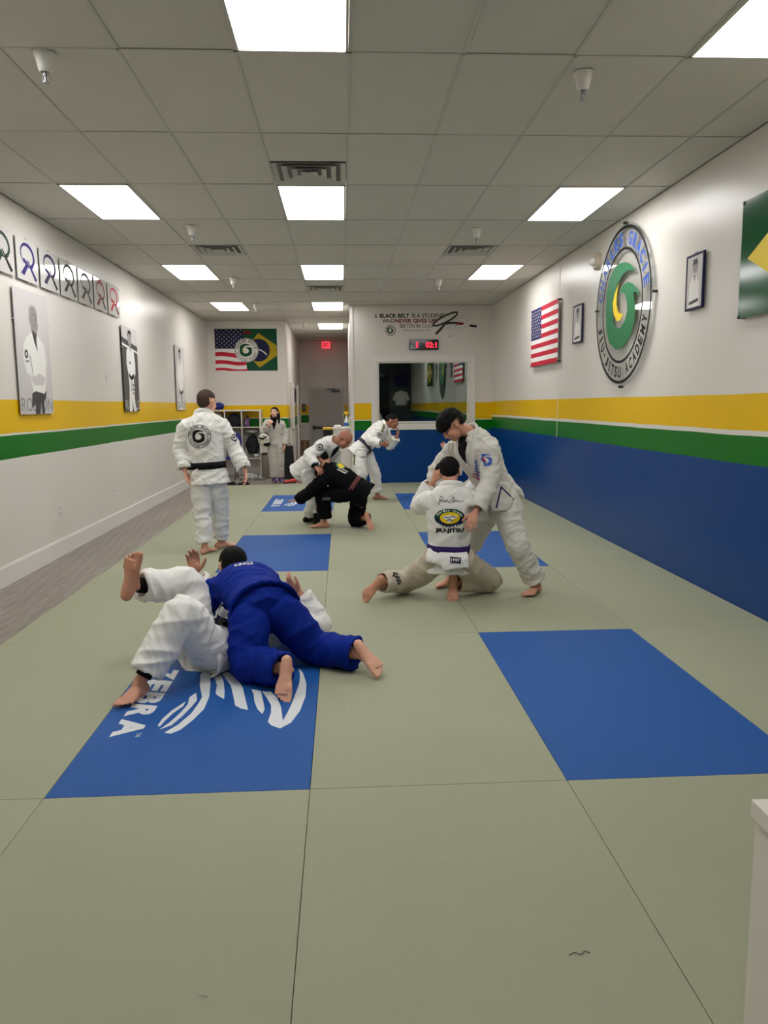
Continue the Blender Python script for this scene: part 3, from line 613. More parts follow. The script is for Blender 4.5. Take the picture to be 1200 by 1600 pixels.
# ================================================================= corridor and alcove
def remesh(g, vox, smooth=2, fold=None, jit=0):
    """voxel union of the shapes in g -> (verts, faces)"""
    me = bpy.data.meshes.new('r'); me.from_pydata(g.V, [], g.F); ob = bpy.data.objects.new('r', me); COL.objects.link(ob)
    md = ob.modifiers.new('r', 'REMESH'); md.mode = 'VOXEL'; md.voxel_size = vox; md.adaptivity = 0
    if smooth: sm = ob.modifiers.new('s', 'SMOOTH'); sm.iterations = smooth; sm.factor = .5
    dg = bpy.context.evaluated_depsgraph_get(); m2 = bpy.data.meshes.new_from_object(ob.evaluated_get(dg))
    V = np.empty(len(m2.vertices)*3); m2.vertices.foreach_get('co', V); V = V.reshape(-1, 3)
    N = np.empty(len(m2.vertices)*3); m2.vertices.foreach_get('normal', N); N = N.reshape(-1, 3)
    k = np.empty(len(m2.loops), np.int32); m2.loops.foreach_get('vertex_index', k); k = k.reshape(-1, 4)
    bpy.data.objects.remove(ob); bpy.data.meshes.remove(me); bpy.data.meshes.remove(m2)
    return V, k, N
_P = RNG.permutation(256); _P = np.r_[_P, _P, _P]
_Gd = RNG.normal(size=(256, 3)); _Gd /= np.linalg.norm(_Gd, axis=1)[:, None]
def pnoise(q):
    i = np.floor(q).astype(int); f = q-i; i &= 255; u = f*f*f*(f*(f*6-15)+10); r = 0
    for a in (0, 1):
        for b in (0, 1):
            for c in (0, 1):
                h = _P[_P[_P[i[:, 0]+a]+i[:, 1]+b]+i[:, 2]+c]; d = (_Gd[h]*(f-np.array([a, b, c]))).sum(1)
                w_ = (u[:, 0] if a else 1-u[:, 0])*(u[:, 1] if b else 1-u[:, 1])*(u[:, 2] if c else 1-u[:, 2]); r = r+w_*d
    return r
def lump(name, c, r, m, parent=None, vox=.02, amp=.03, freq=9, label=None, cat=None, flat=True, extra=(), group=None):
    g = G().ell(c, r)
    for cc, rr in extra: g.ell(cc, rr)
    V, F, N = remesh(g, vox, 2); V = V+N*(amp*pnoise(V*freq)[:, None]+amp*.5*pnoise(V*freq*2.3)[:, None])
    if flat: V[:, 2] = np.maximum(V[:, 2], c[2]-r[2]*.8)
    o = mk(name, V, F, m, parent, True)
    if label: tag(o, label, cat, group)
    return o
# end door with panic bar
dr = struct('door_1', G().box((-.94, YD-.045, FZ), (.02, YD-.02, 2.05)), 'door_grey')
G().box((-1.01, YD-.06, FZ), (-.94, YD, 2.12)).box((.02, YD-.06, FZ), (.09, YD, 2.12)).box((-.94, YD-.06, 2.05), (.02, YD, 2.12)).mk('door_frame', mat('door_frame', (204, 200, 192), .45), dr)
G().bbox((-.88, YD-.12, .87), (-.02, YD-.075, .93), .008).box((-.9, YD-.1, .85), (-.8, YD-.045, .95)).mk('push_bar', 'dark_metal', dr)
G().bbox((-.30, YD-.11, 1.98), (-.04, YD-.045, 2.04), .006).tube([(-.2, YD-.1, 2.04), (-.45, YD-.16, 2.06), (-.1, YD-.2, 2.07)], [.01, .01, .01], 6, sub=1).mk('door_closer', 'dark_metal', dr)
r = empty('exit_sign', (-.44, YD-.4, 3.27), 'glowing red exit sign hanging at the corridor end', 'exit sign')
G().bbox((-.565, YD-.42, 3.27), (-.315, YD-.39, 3.47), .006).mk('case', 'exit_red', r)
G().box((-.46, YD-.41, 3.47), (-.42, YD-.40, ZC)).mk('hanger', 'trim_white', r)
Art().text('EXIT', -.53, 3.32, .18, .11, 'ink_dkred', 0, .03).build('lettering', r, (0, YD-.42, 0), (1, 0, 0), (0, 0, 1))
for nm, y0, y1 in (('door_2', 19.6, 20.55), ('door_3', 22.75, 23.7)):
    d = struct(nm, G().box((XC0+.002, y0, FZ), (XC0+.03, y1, 2.05)), 'white_lacquer')
    G().box((XC0, y0-.09, FZ), (XC0+.045, y0, 2.14)).box((XC0, y1, FZ), (XC0+.045, y1+.09, 2.14)).box((XC0, y0, 2.05), (XC0+.045, y1, 2.14)).mk('door_frame', 'trim_white', d)
    G().lathe((XC0+.03, y0+.07, .98), [(.025, 0), (.025, .01), (.012, .012), (.012, .05)], 12, ax=(1, 0, 0)).box((XC0+.07, y0+.055, .965), (XC0+.085, y0+.19, .99)).mk('door_handle', 'dark_metal', d)
r = empty('door_plaque', (XC0, 21.7, 1.66), 'tall black sign plate on the corridor side wall', 'sign')
G().bbox((XC0, 21.4, 1.66), (XC0+.012, 22.05, 2.04), .003).mk('plate', 'black_plastic', r)
G().box((XC0+.012, 21.5, 1.74), (XC0+.0135, 21.95, 1.78)).box((XC0+.012, 21.5, 1.84), (XC0+.0135, 21.95, 1.96)).mk('plate_print', 'ink_dgrey', r)
r = empty('restroom_plaque', (-1.16, YD, 1.4), 'small black sign plate on the yellow stripe beside the end door', 'sign')
G().bbox((-1.215, YD-.012, 1.39), (-1.105, YD, 1.62), .003).mk('plate', 'black_plastic', r)
G().lathe((-1.16, YD-.012, 1.575), [(.014, 0), (.014, .001)], 12, ax=(0, -1, 0)).box((-1.178, YD-.0135, 1.50), (-1.142, YD-.012, 1.56)).box((-1.172, YD-.0135, 1.42), (-1.148, YD-.012, 1.50)).mk('pictogram', 'ink_lgrey', r)
r = empty('carton', (-1.08, 23.05, FZ), 'brown cardboard carton against the corridor wall', 'box')
G().bbox((-1.2, 22.85, FZ), (-.97, 23.2, .56), .006).mk('carton_body', mat('cardboard', (112, 84, 60), .8, var=.1), r)
G().box((-1.1, 22.848, .2), (-1.06, 22.85, .56)).mk('tape', mat('tape', (150, 124, 88), .4), r)
# counter with cleaning things
r = empty('cleaning_cabinet', (.0, 16.3, FZ), 'white cabinet at the corner of the window wall', 'cabinet')
G().box((-.17, 16.0, .04), (.185, 16.55, 1.085)).mk('cabinet_body', 'white_lacquer', r); G().bbox((-.19, 15.975, 1.085), (.188, 16.56, 1.12), .004).mk('cabinet_top', 'trim_white', r)
G().box((-.155, 16.02, FZ), (.17, 16.53, .04)).mk('plinth', 'black_plastic', r); G().box((-.16, 15.985, .06), (.175, 16.0, 1.07)).mk('cabinet_door', 'white_lacquer', r)
def sprayer(x, y, z, label, bm_, hm, h=.21, rad=.042):
    r = empty('spray_bottle', (x, y, z), label, 'bottle')
    G().lathe((x, y, z), [(rad*.95, 0), (rad, .01), (rad, h*.45), (rad*.85, h*.62), (rad*.4, h*.9), (rad*.36, h)], 18).mk('bottle', bm_, r, True)
    G().lathe((x, y, z), [(rad*1.01, h*.12), (rad*1.01, h*.42)], 18).mk('bottle_label', 'ink_blue', r, True)
    hd = G().lathe((x, y, z+h), [(.02, 0), (.02, .03), (.014, .05)], 12).bbox((x-.055, y-.016, z+h+.045), (x+.045, y+.016, z+h+.085), .008).tube([(x-.045, y, z+h+.06), (x-.06, y, z+h+.03), (x-.05, y, z+h-.005)], [.006, .007, .005], 8).mk('trigger_head', hm, r, True)
sprayer(.10, 16.15, 1.12, 'white spray bottle with a yellow trigger on the cabinet', mat('spray_white', (225, 228, 226), .3), mat('trigger_yellow', (236, 186, 18), .4), .23, .052)
r = empty('soap_bottle', (.165, 16.14, 1.12), 'pale green bottle next to the spray bottle', 'bottle')
G().lathe((.162, 16.08, 1.12), [(.022, 0), (.024, .01), (.024, .13), (.01, .16), (.01, .18)], 14).mk('bottle', mat('pale_green', (178, 204, 150), .35), r, True); G().lathe((.162, 16.08, 1.30), [(.013, 0), (.013, .02), (.005, .022), (.005, .04)], 10).mk('cap', 'trim_white', r)
for i, (dx, dy) in enumerate(((-.12, 0), (-.05, .02), (-.085, .09))): lump('crumpled_towel', (.0+dx, 16.1+dy, 1.142), (.045, .05, .028), 'ink_white', None, .01, .012, 25, ['crumpled white paper towel at the cabinet edge', 'crumpled white paper towel nearest the spray bottle', 'crumpled white paper towel at the back of the cabinet'][i], 'towel', group='paper towels on the cabinet')
r = empty('waste_bin', (-.29, 16.42, FZ), 'black waste bin with a yellow rim beside the white cabinet', 'bin')
G().box((-.35, 16.25, FZ), (-.20, 16.55, .0)).add([(-.345, 16.27, 0), (-.215, 16.27, 0), (-.215, 16.55, 0), (-.345, 16.55, 0), (-.39, 16.22, 1.07), (-.2, 16.22, 1.07), (-.2, 16.6, 1.07), (-.39, 16.6, 1.07)], [(3, 2, 1, 0), (4, 5, 6, 7), (0, 1, 5, 4), (1, 2, 6, 5), (2, 3, 7, 6), (3, 0, 4, 7)]).mk('bin_body', 'black_plastic', r)
G().bbox((-.4, 16.21, 1.07), (-.195, 16.61, 1.115), .01).mk('bin_lid', mat('lid_yellow', (222, 176, 40), .4), r)
# flag banner
r = empty('flag_banner', (-2.19, YA, 2.386), 'cloth banner blending the US and Brazilian flags with a round emblem', 'banner')
bw, bh = 1.43, .956; a = Art(); a.rect(0, 0, bw, bh, 'ink_dgreen', 0)
a.rect(0, 0, bw*.5, bh, 'ink_white', 1)
def wavy(y0, y1, x1, ink, lay):
    xs_ = np.linspace(0, x1, 14); f = lambda x, y: y+.018*math.sin(x*8+.4)-.02*x
    a.poly([(x, max(0, f(x, y0))) for x in xs_]+[(x, f(x, y1)) for x in xs_[::-1]], ink, lay)
for k, (y0, y1) in enumerate(((0, .06), (.15, .235), (.325, .42))): wavy(y0, y1, bw*(.52, .50, .45)[k], 'ink_flagred', 2)
a.rect(0, bh*.53, bw*.455, bh, 'ink_navy', 3); a.poly([(bw*.455, bh*.6), (bw*.6, bh*.6), (bw*.6, bh), (bw*.455, bh)], 'ink_dgreen', 2); a.poly([(bw*.46, bh*.88), (bw*.6, bh*.87), (bw*.57, bh*.95), (bw*.46, bh*.96)], 'ink_dkred', 3)
for rr in range(9):
    for cc in range(6 if rr % 2 == 0 else 5): a.star((cc*2+1+(rr % 2))*bw*.455/12, bh-.03-(rr)*bh*.47/9.3, .021, 'ink_lgrey', 4)
a.poly([(bw*.47, bh*.47), (bw*.70, bh*.90), (bw*.995, bh*.60), (bw*.995, bh*.36), (bw*.71, bh*.075)], 'ink_gold', 4); a.ring(bw*.70, bh*.49, 0, .26, 'ink_navy', 5)
a.ring(bw*.63, bh*.14, .35, .38, 'ink_lgrey', 6, a0=math.radians(38), a1=math.radians(80))
a.plus(emblem(.275, 'ink_dgreen', 'ink_cream', 'ink_black', 'ink_black', 'ink_black', back='ink_white').xf(1, bw*.505, bh*.49), 7)
G().bbox((-2.905, YA-.006, 2.386), (-2.905+bw, YA-.001, 2.386+bh), .001).mk('cloth', 'ink_dgreen', r); a.build('banner_print', r, (-2.905, YA-.006, 2.386), (1, 0, 0), (0, 0, 1))
# cubby shelf
sh = empty('cubby_shelf', (-2.48, 18.38, FZ), 'white open cubby shelf full of bags below the banner', 'shelf')
y0, y1 = 18.2, 18.58
G().box((-3.06, y0, 1.455), (-1.86, y1, 1.49)).mk('top_board', 'white_lacquer', sh)
for x in (-3.06, -1.895): G().box((x, y0, FZ), (x+.035, y1, 1.455)).mk('side_panel', 'white_lacquer', sh)
for x in (-2.70, -2.315): G().box((x, y0+.005, .38), (x+.02, y1-.005, 1.455)).mk('divider', 'white_lacquer', sh)
for z in (1.075, .36):
    for xa, xb in ((-3.025, -2.70), (-2.68, -2.315), (-2.295, -1.895)): G().box((xa, y0+.006, z), (xb, y1-.006, z+.018)).mk('shelf_board', 'white_lacquer', sh)
mat('cloth_black', (20, 20, 26), .85, bump=.2, bscale=300); mat('cloth_navy', (26, 32, 92), .8); mat('cloth_grey', (150, 150, 148), .8); mat('cloth_royal', (30, 40, 130), .75); mat('cloth_purple', (96, 62, 110), .6); mat('cloth_pale', (190, 192, 196), .8)
lump('gym_bag', (-2.50, 18.38, 1.235), (.17, .16, .175), 'cloth_black', None, .02, .03, 9, 'black gym bag filling the upper middle cubby', 'bag', group='bags in the cubby shelf')
lump('gym_bag', (-2.49, 18.38, .62), (.14, .14, .27), 'cloth_black', None, .02, .035, 8, 'tall black bag in the lower middle cubby', 'bag', group='bags in the cubby shelf')
lump('gym_bag', (-2.09, 18.40, .66), (.16, .13, .25), 'cloth_black', None, .02, .04, 8, 'black bag in the lower right cubby', 'bag', group='bags in the cubby shelf')
lump('folded_towel', (-2.09, 18.34, .985), (.15, .12, .045), 'cloth_grey', None, .015, .03, 14, 'pale grey towel lying on the black bag in the right cubby', 'towel', flat=False)
lump('shoe_bag', (-2.0, 18.24, .43), (.065, .05, .045), 'cloth_pale', None, .012, .01, 20, 'small grey bundle at the bottom of the right cubby', 'bundle')
lump('curtain_cloth', (-2.86, 18.38, 1.25), (.12, .13, .19), 'cloth_pale', None, .015, .03, 13, 'grey hanging cloth in the upper left cubby', 'cloth')
lump('blue_bag', (-2.40, 18.05, .80), (.11, .10, .18), 'cloth_royal', None, .02, .03, 10, 'royal blue bag hanging in front of the cubby shelf', 'bag', flat=False, extra=[((-2.44, 18.16, .92), (.05, .07, .05))])
r = empty('cap', (-2.83, 18.35, 1.49), 'blue cap lying on top of the cubby shelf', 'cap')
lump('crown', (-2.83, 18.38, 1.575), (.12, .11, .085), 'cloth_royal', r, .015, .01, 12); G().lathe((-2.81, 18.27, 1.50), [(.1, 0), (.1, .012)], 20).mk('brim', 'cloth_navy', r)
r = empty('drink_bottle', (-2.19, 18.33, 1.093), 'purple drink bottle in the upper right cubby', 'bottle')
G().lathe((-2.19, 18.33, 1.093), [(.055, 0), (.06, .01), (.06, .17), (.045, .2)], 18).mk('bottle_body', 'cloth_purple', r, True); G().lathe((-2.19, 18.33, 1.293), [(.042, 0), (.042, .045), (.02, .05), (.02, .07)], 16).mk('bottle_cap', 'black_plastic', r)
G().lathe((-2.215, 18.285, 1.16), [(.015, 0), (.014, .06)], 8).mk('bottle_sticker', 'ink_lgrey', r)
# folding chair behind the man in front
r = empty('folding_chair', (-2.5, 17.35, FZ), 'blue folding chair with thin black legs before the cubby shelf', 'chair')
G().bbox((-2.72, 17.12, .42), (-2.36, 17.5, .46), .012).mk('seat', 'cloth_royal', r); G().bbox((-2.72, 17.5, .62), (-2.36, 17.53, .86), .01).mk('backrest', 'cloth_royal', r)
for x in (-2.735, -2.345):
    G().tube([(x, 17.6, FZ), (x, 17.15, .43)], [.011, .011], 8).mk('leg', 'black_plastic', r); G().tube([(x, 17.08, FZ), (x, 17.52, .86)], [.011, .011], 8).mk('leg', 'black_plastic', r)
# grey bin, black case, dark bag
r = empty('pedal_bin', (-1.70, 17.55, FZ), 'grey metal pedal bin behind the woman', 'bin')
G().lathe((-1.70, 17.55, FZ), [(.105, 0), (.112, .02), (.112, .50), (.10, .53)], 24).mk('bin_body', mat('bin_grey', (120, 116, 110), .35, metal=.3), r, True); G().lathe((-1.70, 17.55, .494), [(.115, 0), (.115, .02), (.07, .045)], 24).mk('bin_lid', 'black_plastic', r, True)
r = empty('equipment_case', (-1.18, 17.4, FZ), 'tall black equipment case beside the woman', 'case')
G().add([(-1.33, 17.25, 0-.02), (-1.05, 17.25, -.02), (-1.05, 17.6, -.02), (-1.33, 17.6, -.02), (-1.29, 17.3, .69), (-1.10, 17.3, .69), (-1.10, 17.55, .69), (-1.29, 17.55, .69)], [(3, 2, 1, 0), (4, 5, 6, 7), (0, 1, 5, 4), (1, 2, 6, 5), (2, 3, 7, 6), (3, 0, 4, 7)]).mk('case_body', 'cloth_black', r)
G().tube([(-1.25, 17.42, .69), (-1.25, 17.42, .73), (-1.14, 17.42, .73), (-1.14, 17.42, .69)], [.01]*4, 8, sub=1).mk('handle', 'black_plastic', r); G().box((-1.27, 17.262, .3), (-1.11, 17.27, .32)).mk('badge', 'dark_metal', r)
for x in (-1.3, -1.08): G().lathe((x-.01, 17.42, -.016), [(.02, 0), (.02, .02)], 12, ax=(1, 0, 0)).mk('wheel', 'black_plastic', r)
lump('sports_bag', (-.93, 17.6, .12), (.12, .2, .16), 'cloth_black', None, .02, .03, 8, 'dark sports bag right of the black case', 'bag')
lump('grey_pouch', (-.95, 17.5, .33), (.09, .1, .06), 'cloth_grey', None, .015, .02, 12, 'grey pouch on top of the dark sports bag', 'pouch')
# shoes on the floor behind the mats
def shoe(x, y, ang, label, sole, upper, lace, group):
    r = empty('shoe', (x, y, FZ), label, 'shoe', group); c, s = math.cos(ang), math.sin(ang)
    def P(u, v, z): return (x+u*c-v*s, y+u*s+v*c, FZ+z)
    out = [(-.125, .028), (-.10, .038), (-.02, .034), (.06, .046), (.11, .04), (.14, .015), (.14, -.015), (.11, -.042), (.06, -.045), (-.02, -.034), (-.10, -.037), (-.125, -.025)]
    n = len(out); V = [P(u, v, 0) for u, v in out]+[P(u, v, .024) for u, v in out]
    mk('sole', V, [tuple(range(n))[::-1], tuple(range(n, 2*n))]+[(i, (i+1) % n, n+(i+1) % n, n+i) for i in range(n)], sole, r)
    R = np.array([[c, s, 0], [-s, c, 0], [0, 0, 1.]])
    g = G().ell(P(.05, 0, .035), (.085, .042, .034), R).ell(P(-.06, 0, .045), (.06, .036, .05), R).ell(P(-.01, 0, .05), (.06, .036, .04), R)
    V, F, N = remesh(g, .008, 2); V[:, 2] = np.maximum(V[:, 2], FZ+.02); mk('upper', V, F, upper, r, True)
    for u in (.0, .02, .04): G().tube([P(u, -.028, .078-u*.4), P(u, 0, .093-u*.5), P(u, .028, .078-u*.4)], [.004]*3, 6).mk('lace', lace, r)
mat('shoe_red', (216, 70, 52), .5); mat('shoe_grey', (120, 118, 114), .6)
for (x, y, a_, lb, s_, u_, l_, gp) in [(-1.10, 16.33, 3.4, 'red and black shoe in front of the black case, left one of the pair', 'black_plastic', 'shoe_red', 'black_plastic', 'red shoes'), (-1.02, 16.55, 3.3, 'red and black shoe in front of the black case, right one of the pair', 'black_plastic', 'shoe_red', 'black_plastic', 'red shoes'),
    (-2.28, 15.93, 2.9, 'black shoe on the floor by the mat edge, left one of the pair', 'black_plastic', 'cloth_black', 'dark_metal', 'black shoes'), (-2.02, 15.92, 3.0, 'black shoe on the floor by the mat edge, right one of the pair', 'black_plastic', 'cloth_black', 'dark_metal', 'black shoes'),
    (-2.12, 17.05, .3, 'grey shoe before the cubby shelf, left one of the pair', 'shoe_grey', 'shoe_grey', 'ink_white', 'grey shoes'), (-1.82, 17.02, .2, 'grey shoe before the cubby shelf, right one of the pair', 'shoe_grey', 'shoe_grey', 'ink_white', 'grey shoes'),
    (-2.08, 17.85, .1, 'white sneaker under the cubby shelf, left one', 'ink_white', 'cloth_pale', 'ink_white', 'white sneakers'), (-1.78, 17.8, .4, 'white sneaker under the cubby shelf, right one', 'ink_white', 'cloth_pale', 'ink_white', 'white sneakers'),
    (-2.55, 16.75, 2.8, 'dark shoe lying left of the grey shoes', 'black_plastic', 'ink_dgrey', 'black_plastic', 'dark shoes'), (-.70, 16.45, 3.5, 'dark shoe beside the red shoes', 'black_plastic', 'ink_dgrey', 'ink_white', 'dark shoes')]: shoe(x, y, a_, lb, s_, u_, l_, gp)
# white cabinet at the lower right of the picture
r = empty('storage_cabinet', (1.05, 1.0, FZ), 'white cabinet corner in the right foreground', 'cabinet')
cx0, cy1, ct = .838, 1.485, .75
G().box((cx0+.008, .55, .03), (cx0+.45, cy1-.008, ct-.042)).mk('cabinet_body', 'white_lacquer', r); G().bbox((cx0, .54, ct-.04), (cx0+.46, cy1, ct), .003).mk('cabinet_top', 'white_lacquer', r); G().box((cx0+.03, .57, FZ), (cx0+.43, cy1-.03, .03)).mk('plinth', 'white_lacquer', r)
# lint on the mats
o = G().tube([(.625, 2.012, .002), (.645, 2.02, .003), (.66, 2.012, .002), (.675, 2.024, .003), (.688, 2.016, .002)], [.0011]*5, 5, sub=4).mk('thread', 'ink_dgrey'); tag(o, 'dark loose thread lying on the front right green mat', 'thread')
o = G().tube([(-.412, 1.935, .002), (-.4, 1.925, .003), (-.384, 1.922, .002)], [.0012]*3, 5, sub=4).mk('thread', 'ink_lgrey'); tag(o, 'pale loose thread lying on the front left green mat', 'thread')
# hanging uniforms at the shop front, seen only mirrored in the window
for z, m_, lb in ((1.55, 'ink_white', 'white uniform jacket hanging by the shop front'), (2.38, 'ink_purple2', 'dark purple uniform jacket hanging by the shop front')):
    r = empty('hanging_jacket', (2.6, YB+.1, z), lb, 'jacket')
    V, F, N = remesh(G().tube([(2.6, YB+.1, z), (2.6, YB+.1, z+.45), (2.6, YB+.1, z+.62)], [(.26, .06), (.24, .06), (.1, .05)], 16, up=(1, 0, 0)).tube([(2.42, YB+.1, z+.56), (2.28, YB+.1, z+.2)], [.08, .075]).tube([(2.78, YB+.1, z+.56), (2.92, YB+.1, z+.2)], [.08, .075]), .02, 2); mk('jacket_body', V, F, m_, r, True)
    G().tube([(2.6, YB+.1, z+.6), (2.6, YB+.1, z+.7), (2.6, YB+.02, z+.72)], [.006]*3, 6).mk('hanger', 'steel', r)

# office behind the window: a rack with folded uniforms and boxes
r = empty('storage_rack', (1.3, 18.2, FZ), 'dark storage rack seen dimly through the office window', 'rack')
for x in (.62, 1.98): 
    for y in (18.02, 18.34): G().box((x-.02, y-.02, FZ), (x+.02, y+.02, 2.3)).mk('post', 'dark_metal', r)
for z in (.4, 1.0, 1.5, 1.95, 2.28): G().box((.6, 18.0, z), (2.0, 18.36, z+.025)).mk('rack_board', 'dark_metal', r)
for i, (x, z, w_, h_, m_) in enumerate(((.7, 1.525, .34, .2, 'cloth_royal'), (1.1, 1.525, .36, .26, 'cloth_pale'), (1.52, 1.525, .36, .16, 'cloth_navy'), (.7, 1.975, .4, .18, 'cloth_grey'), (1.2, 1.975, .3, .22, 'cloth_royal'), (.72, 1.025, .5, .3, 'cloth_navy'), (1.3, 1.025, .5, .34, 'cloth_royal'))):
    o = G().bbox((x, 18.03, z), (x+w_, 18.3, z+h_), .03).mk('folded_uniform', m_); tag(o, 'folded %s uniform stack on the office rack, %s' % ({'cloth_royal': 'blue', 'cloth_pale': 'pale', 'cloth_navy': 'navy', 'cloth_grey': 'grey'}[m_], ('middle shelf left', 'middle shelf centre', 'middle shelf right', 'top shelf left', 'top shelf right', 'low shelf left', 'low shelf right')[i]), 'uniform', 'uniforms on the office rack')
# ================================================================= people
mat('skin_a', (222, 168, 143), .5, .4, var=.06, vscale=14, sss=.12); mat('skin_b', (204, 148, 122), .5, .4, var=.06, vscale=14, sss=.12); mat('skin_c', (172, 116, 92), .45, .4, var=.06, vscale=14, sss=.12); mat('skin_d', (224, 176, 156), .5, .4, var=.05, vscale=14, sss=.12)
def gi_mat(name, rgb, rough=.85):
    m = mat(name, rgb, rough, .25 if sum(rgb) > 300 else .12, var=.03, vscale=5); nt = m.node_tree; b = nt.nodes['Principled BSDF']
    tc = nt.nodes.new('ShaderNodeTexCoord'); v = nt.nodes.new('ShaderNodeTexVoronoi'); v.inputs['Scale'].default_value = 330; nt.links.new(tc.outputs['Object'], v.inputs['Vector'])
    bp = nt.nodes.new('ShaderNodeBump'); bp.inputs['Strength'].default_value = .25; bp.inputs['Distance'].default_value = .0015; nt.links.new(v.outputs['Distance'], bp.inputs['Height']); nt.links.new(bp.outputs[0], b.inputs['Normal'])
gi_mat('gi_white', (234, 233, 229)); gi_mat('gi_cream', (196, 186, 168)); gi_mat('gi_blue', (8, 38, 134), .75); gi_mat('gi_black', (7, 8, 13), .85); gi_mat('sweat_grey', (196, 192, 186)); gi_mat('gi_offwhite', (218, 216, 208))
for n_, c_ in (('belt_black', (14, 14, 16)), ('belt_purple', (52, 30, 92)), ('belt_greypurple', (74, 66, 82)), ('belt_brown', (104, 62, 58)), ('under_black', (14, 13, 15)), ('belt_white', (218, 216, 212))): mat(n_, c_, .8, .2, bump=.3, bscale=400)
mat('hair_black', (6, 5, 6), .65, .15, bump=.5, bscale=260); mat('hair_buzz', (72, 56, 50), .8, .2, var=.2, vscale=90); mat('hair_dark', (13, 11, 11), .7, .15, bump=.4, bscale=300)
mat('eye_white', (225, 222, 218), .2); mat('eye_iris', (30, 20, 16), .15); mat('lip', (158, 92, 84), .5); mat('nail', (222, 176, 160), .3)
def nz(v): v = np.array(v, float); return v/(np.linalg.norm(v)+1e-9)
def orth(v, d): v = np.array(v, float); return nz(v-np.array(d)*(v@d))
def lofted(g, pts, rad, sides, n=20, hol0=0, hol1=0, wall=.016, sub=6):
    """closed loft with its own side vector at every station; hollow openings at the ends"""
    pts = [np.array(q, float) for q in pts]; R = [(r, r) if np.isscalar(r) else r for r in rad]; S = [np.array(q, float) for q in sides]
    P2, R2, S2 = [], [], []; m = len(pts)
    for i in range(m-1):
        p0, p1, p2, p3 = pts[max(i-1, 0)], pts[i], pts[i+1], pts[min(i+2, m-1)]; k_ = sub if m > 2 or True else 1
        for k in range(k_):
            t = k/k_; P2.append(.5*(2*p1+(p2-p0)*t+(2*p0-5*p1+4*p2-p3)*t*t+(3*p1-p0-3*p2+p3)*t**3)); e = t*t*(3-2*t)
            R2.append((R[i][0]*(1-e)+R[i+1][0]*e, R[i][1]*(1-e)+R[i+1][1]*e)); S2.append(S[i]*(1-t)+S[i+1]*t)
    P2.append(pts[-1]); R2.append(R[-1]); S2.append(S[-1]); m = len(P2)
    T = [nz(P2[min(i+1, m-1)]-P2[max(i-1, 0)]) for i in range(m)]
    S2 = [orth(S2[i], T[i]) for i in range(m)]
    rings = [(P2[i], T[i], S2[i], R2[i]) for i in range(m)]
    def inner(seq, depth):
        out = []; d = 0
        for j, (p_, t_, s_, r_) in enumerate(seq):
            if j: d += np.linalg.norm(p_-seq[j-1][0])
            out.append((p_, t_, s_, (max(r_[0]-wall, .012), max(r_[1]-wall, .012))))
            if d > depth: break
        return out
    pre = inner(rings, hol0)[::-1] if hol0 else []; post = inner(rings[::-1], hol1) if hol1 else []
    V = []; F = []; allr = pre+rings+post
    for p_, t_, s_, r_ in allr:
        b_ = np.cross(t_, s_)
        for k in range(n):
            a_ = 2*math.pi*k/n; V.append(p_+s_*math.cos(a_)*r_[0]+b_*math.sin(a_)*r_[1])
    q = len(allr)
    for i in range(q-1):
        for k in range(n): F.append((i*n+k, i*n+(k+1) % n, (i+1)*n+(k+1) % n, (i+1)*n+k))
    F.append(tuple(range(n))[::-1]); F.append(tuple((q-1)*n+k for k in range(n)))
    g.add(V, F)
def limb_sides(pts):
    """bend-plane normal as side so elbows and knees stay untwisted"""
    a, b, c = pts[0], pts[1], pts[2]; nrm = np.cross(b-a, c-b)
    if np.linalg.norm(nrm) < .003: nrm = np.cross(b-a, (0.3, .2, 1))
    return nz(nrm)
def hand(g, W, d, t, side, s=1., curl=.35, spread=.12, thumb=.5, curls=None):
    d = nz(d); t = orth(t, d); n = np.cross(t, d) if side == 'R' else np.cross(d, t)
    k = .082*s; W = np.array(W, float)
    g.tube([W-d*.03*s, W+d*.015*s, W+d*.05*s, W+d*k], [(.024*s, .019*s), (.03*s, .017*s), (.039*s, .016*s), (.04*s, .012*s)], 14, up=t)
    g.ell(W+d*.035*s+t*.024*s+n*.006*s, (.03*s, .016*s, .016*s), [d, t, n])
    L = [.072, .08, .074, .058]; off = [.031, .0105, -.0105, -.031]; nails = []
    for i in range(4):
        p_ = W+d*(k+(-.004, .003, 0, -.008)[i]*s-.012*s)+t*off[i]*s; a_ = (curls[i] if curls else curl*(1+.12*i)); dd = nz(d+t*(spread*(1.5-i)*.9)); pts = [p_]; rr = [.0098*s]; ang = a_*.55
        for j, f_ in enumerate((.46, .31, .23)):
            v = dd*math.cos(ang)+n*math.sin(ang); p_ = p_+v*(L[i]*f_+(.012 if j == 0 else 0))*s; pts.append(p_); rr.append((.0092, .0084, .0066)[j]*s*(.88 if i == 3 else 1)); ang += a_*1.0
        g.tube(pts, rr, 10, sub=3); nails.append((pts[-1]-(pts[-1]-pts[-2])*.25, nz(pts[-1]-pts[-2]), -np.cross(nz(pts[-1]-pts[-2]), nz(np.cross(n, dd)))))
    b = W+d*.018*s+t*.026*s; d1 = nz(d*.62+t*.72+n*.25*thumb); d2 = nz(d*.85+t*.42+n*.5*thumb)
    g.tube([b-d1*.01, b+d1*.035*s, b+d1*.04*s+d2*.028*s, b+d1*.04*s+d2*.05*s], [.015*s, .0125*s, .0105*s, .007*s], 10, sub=3)
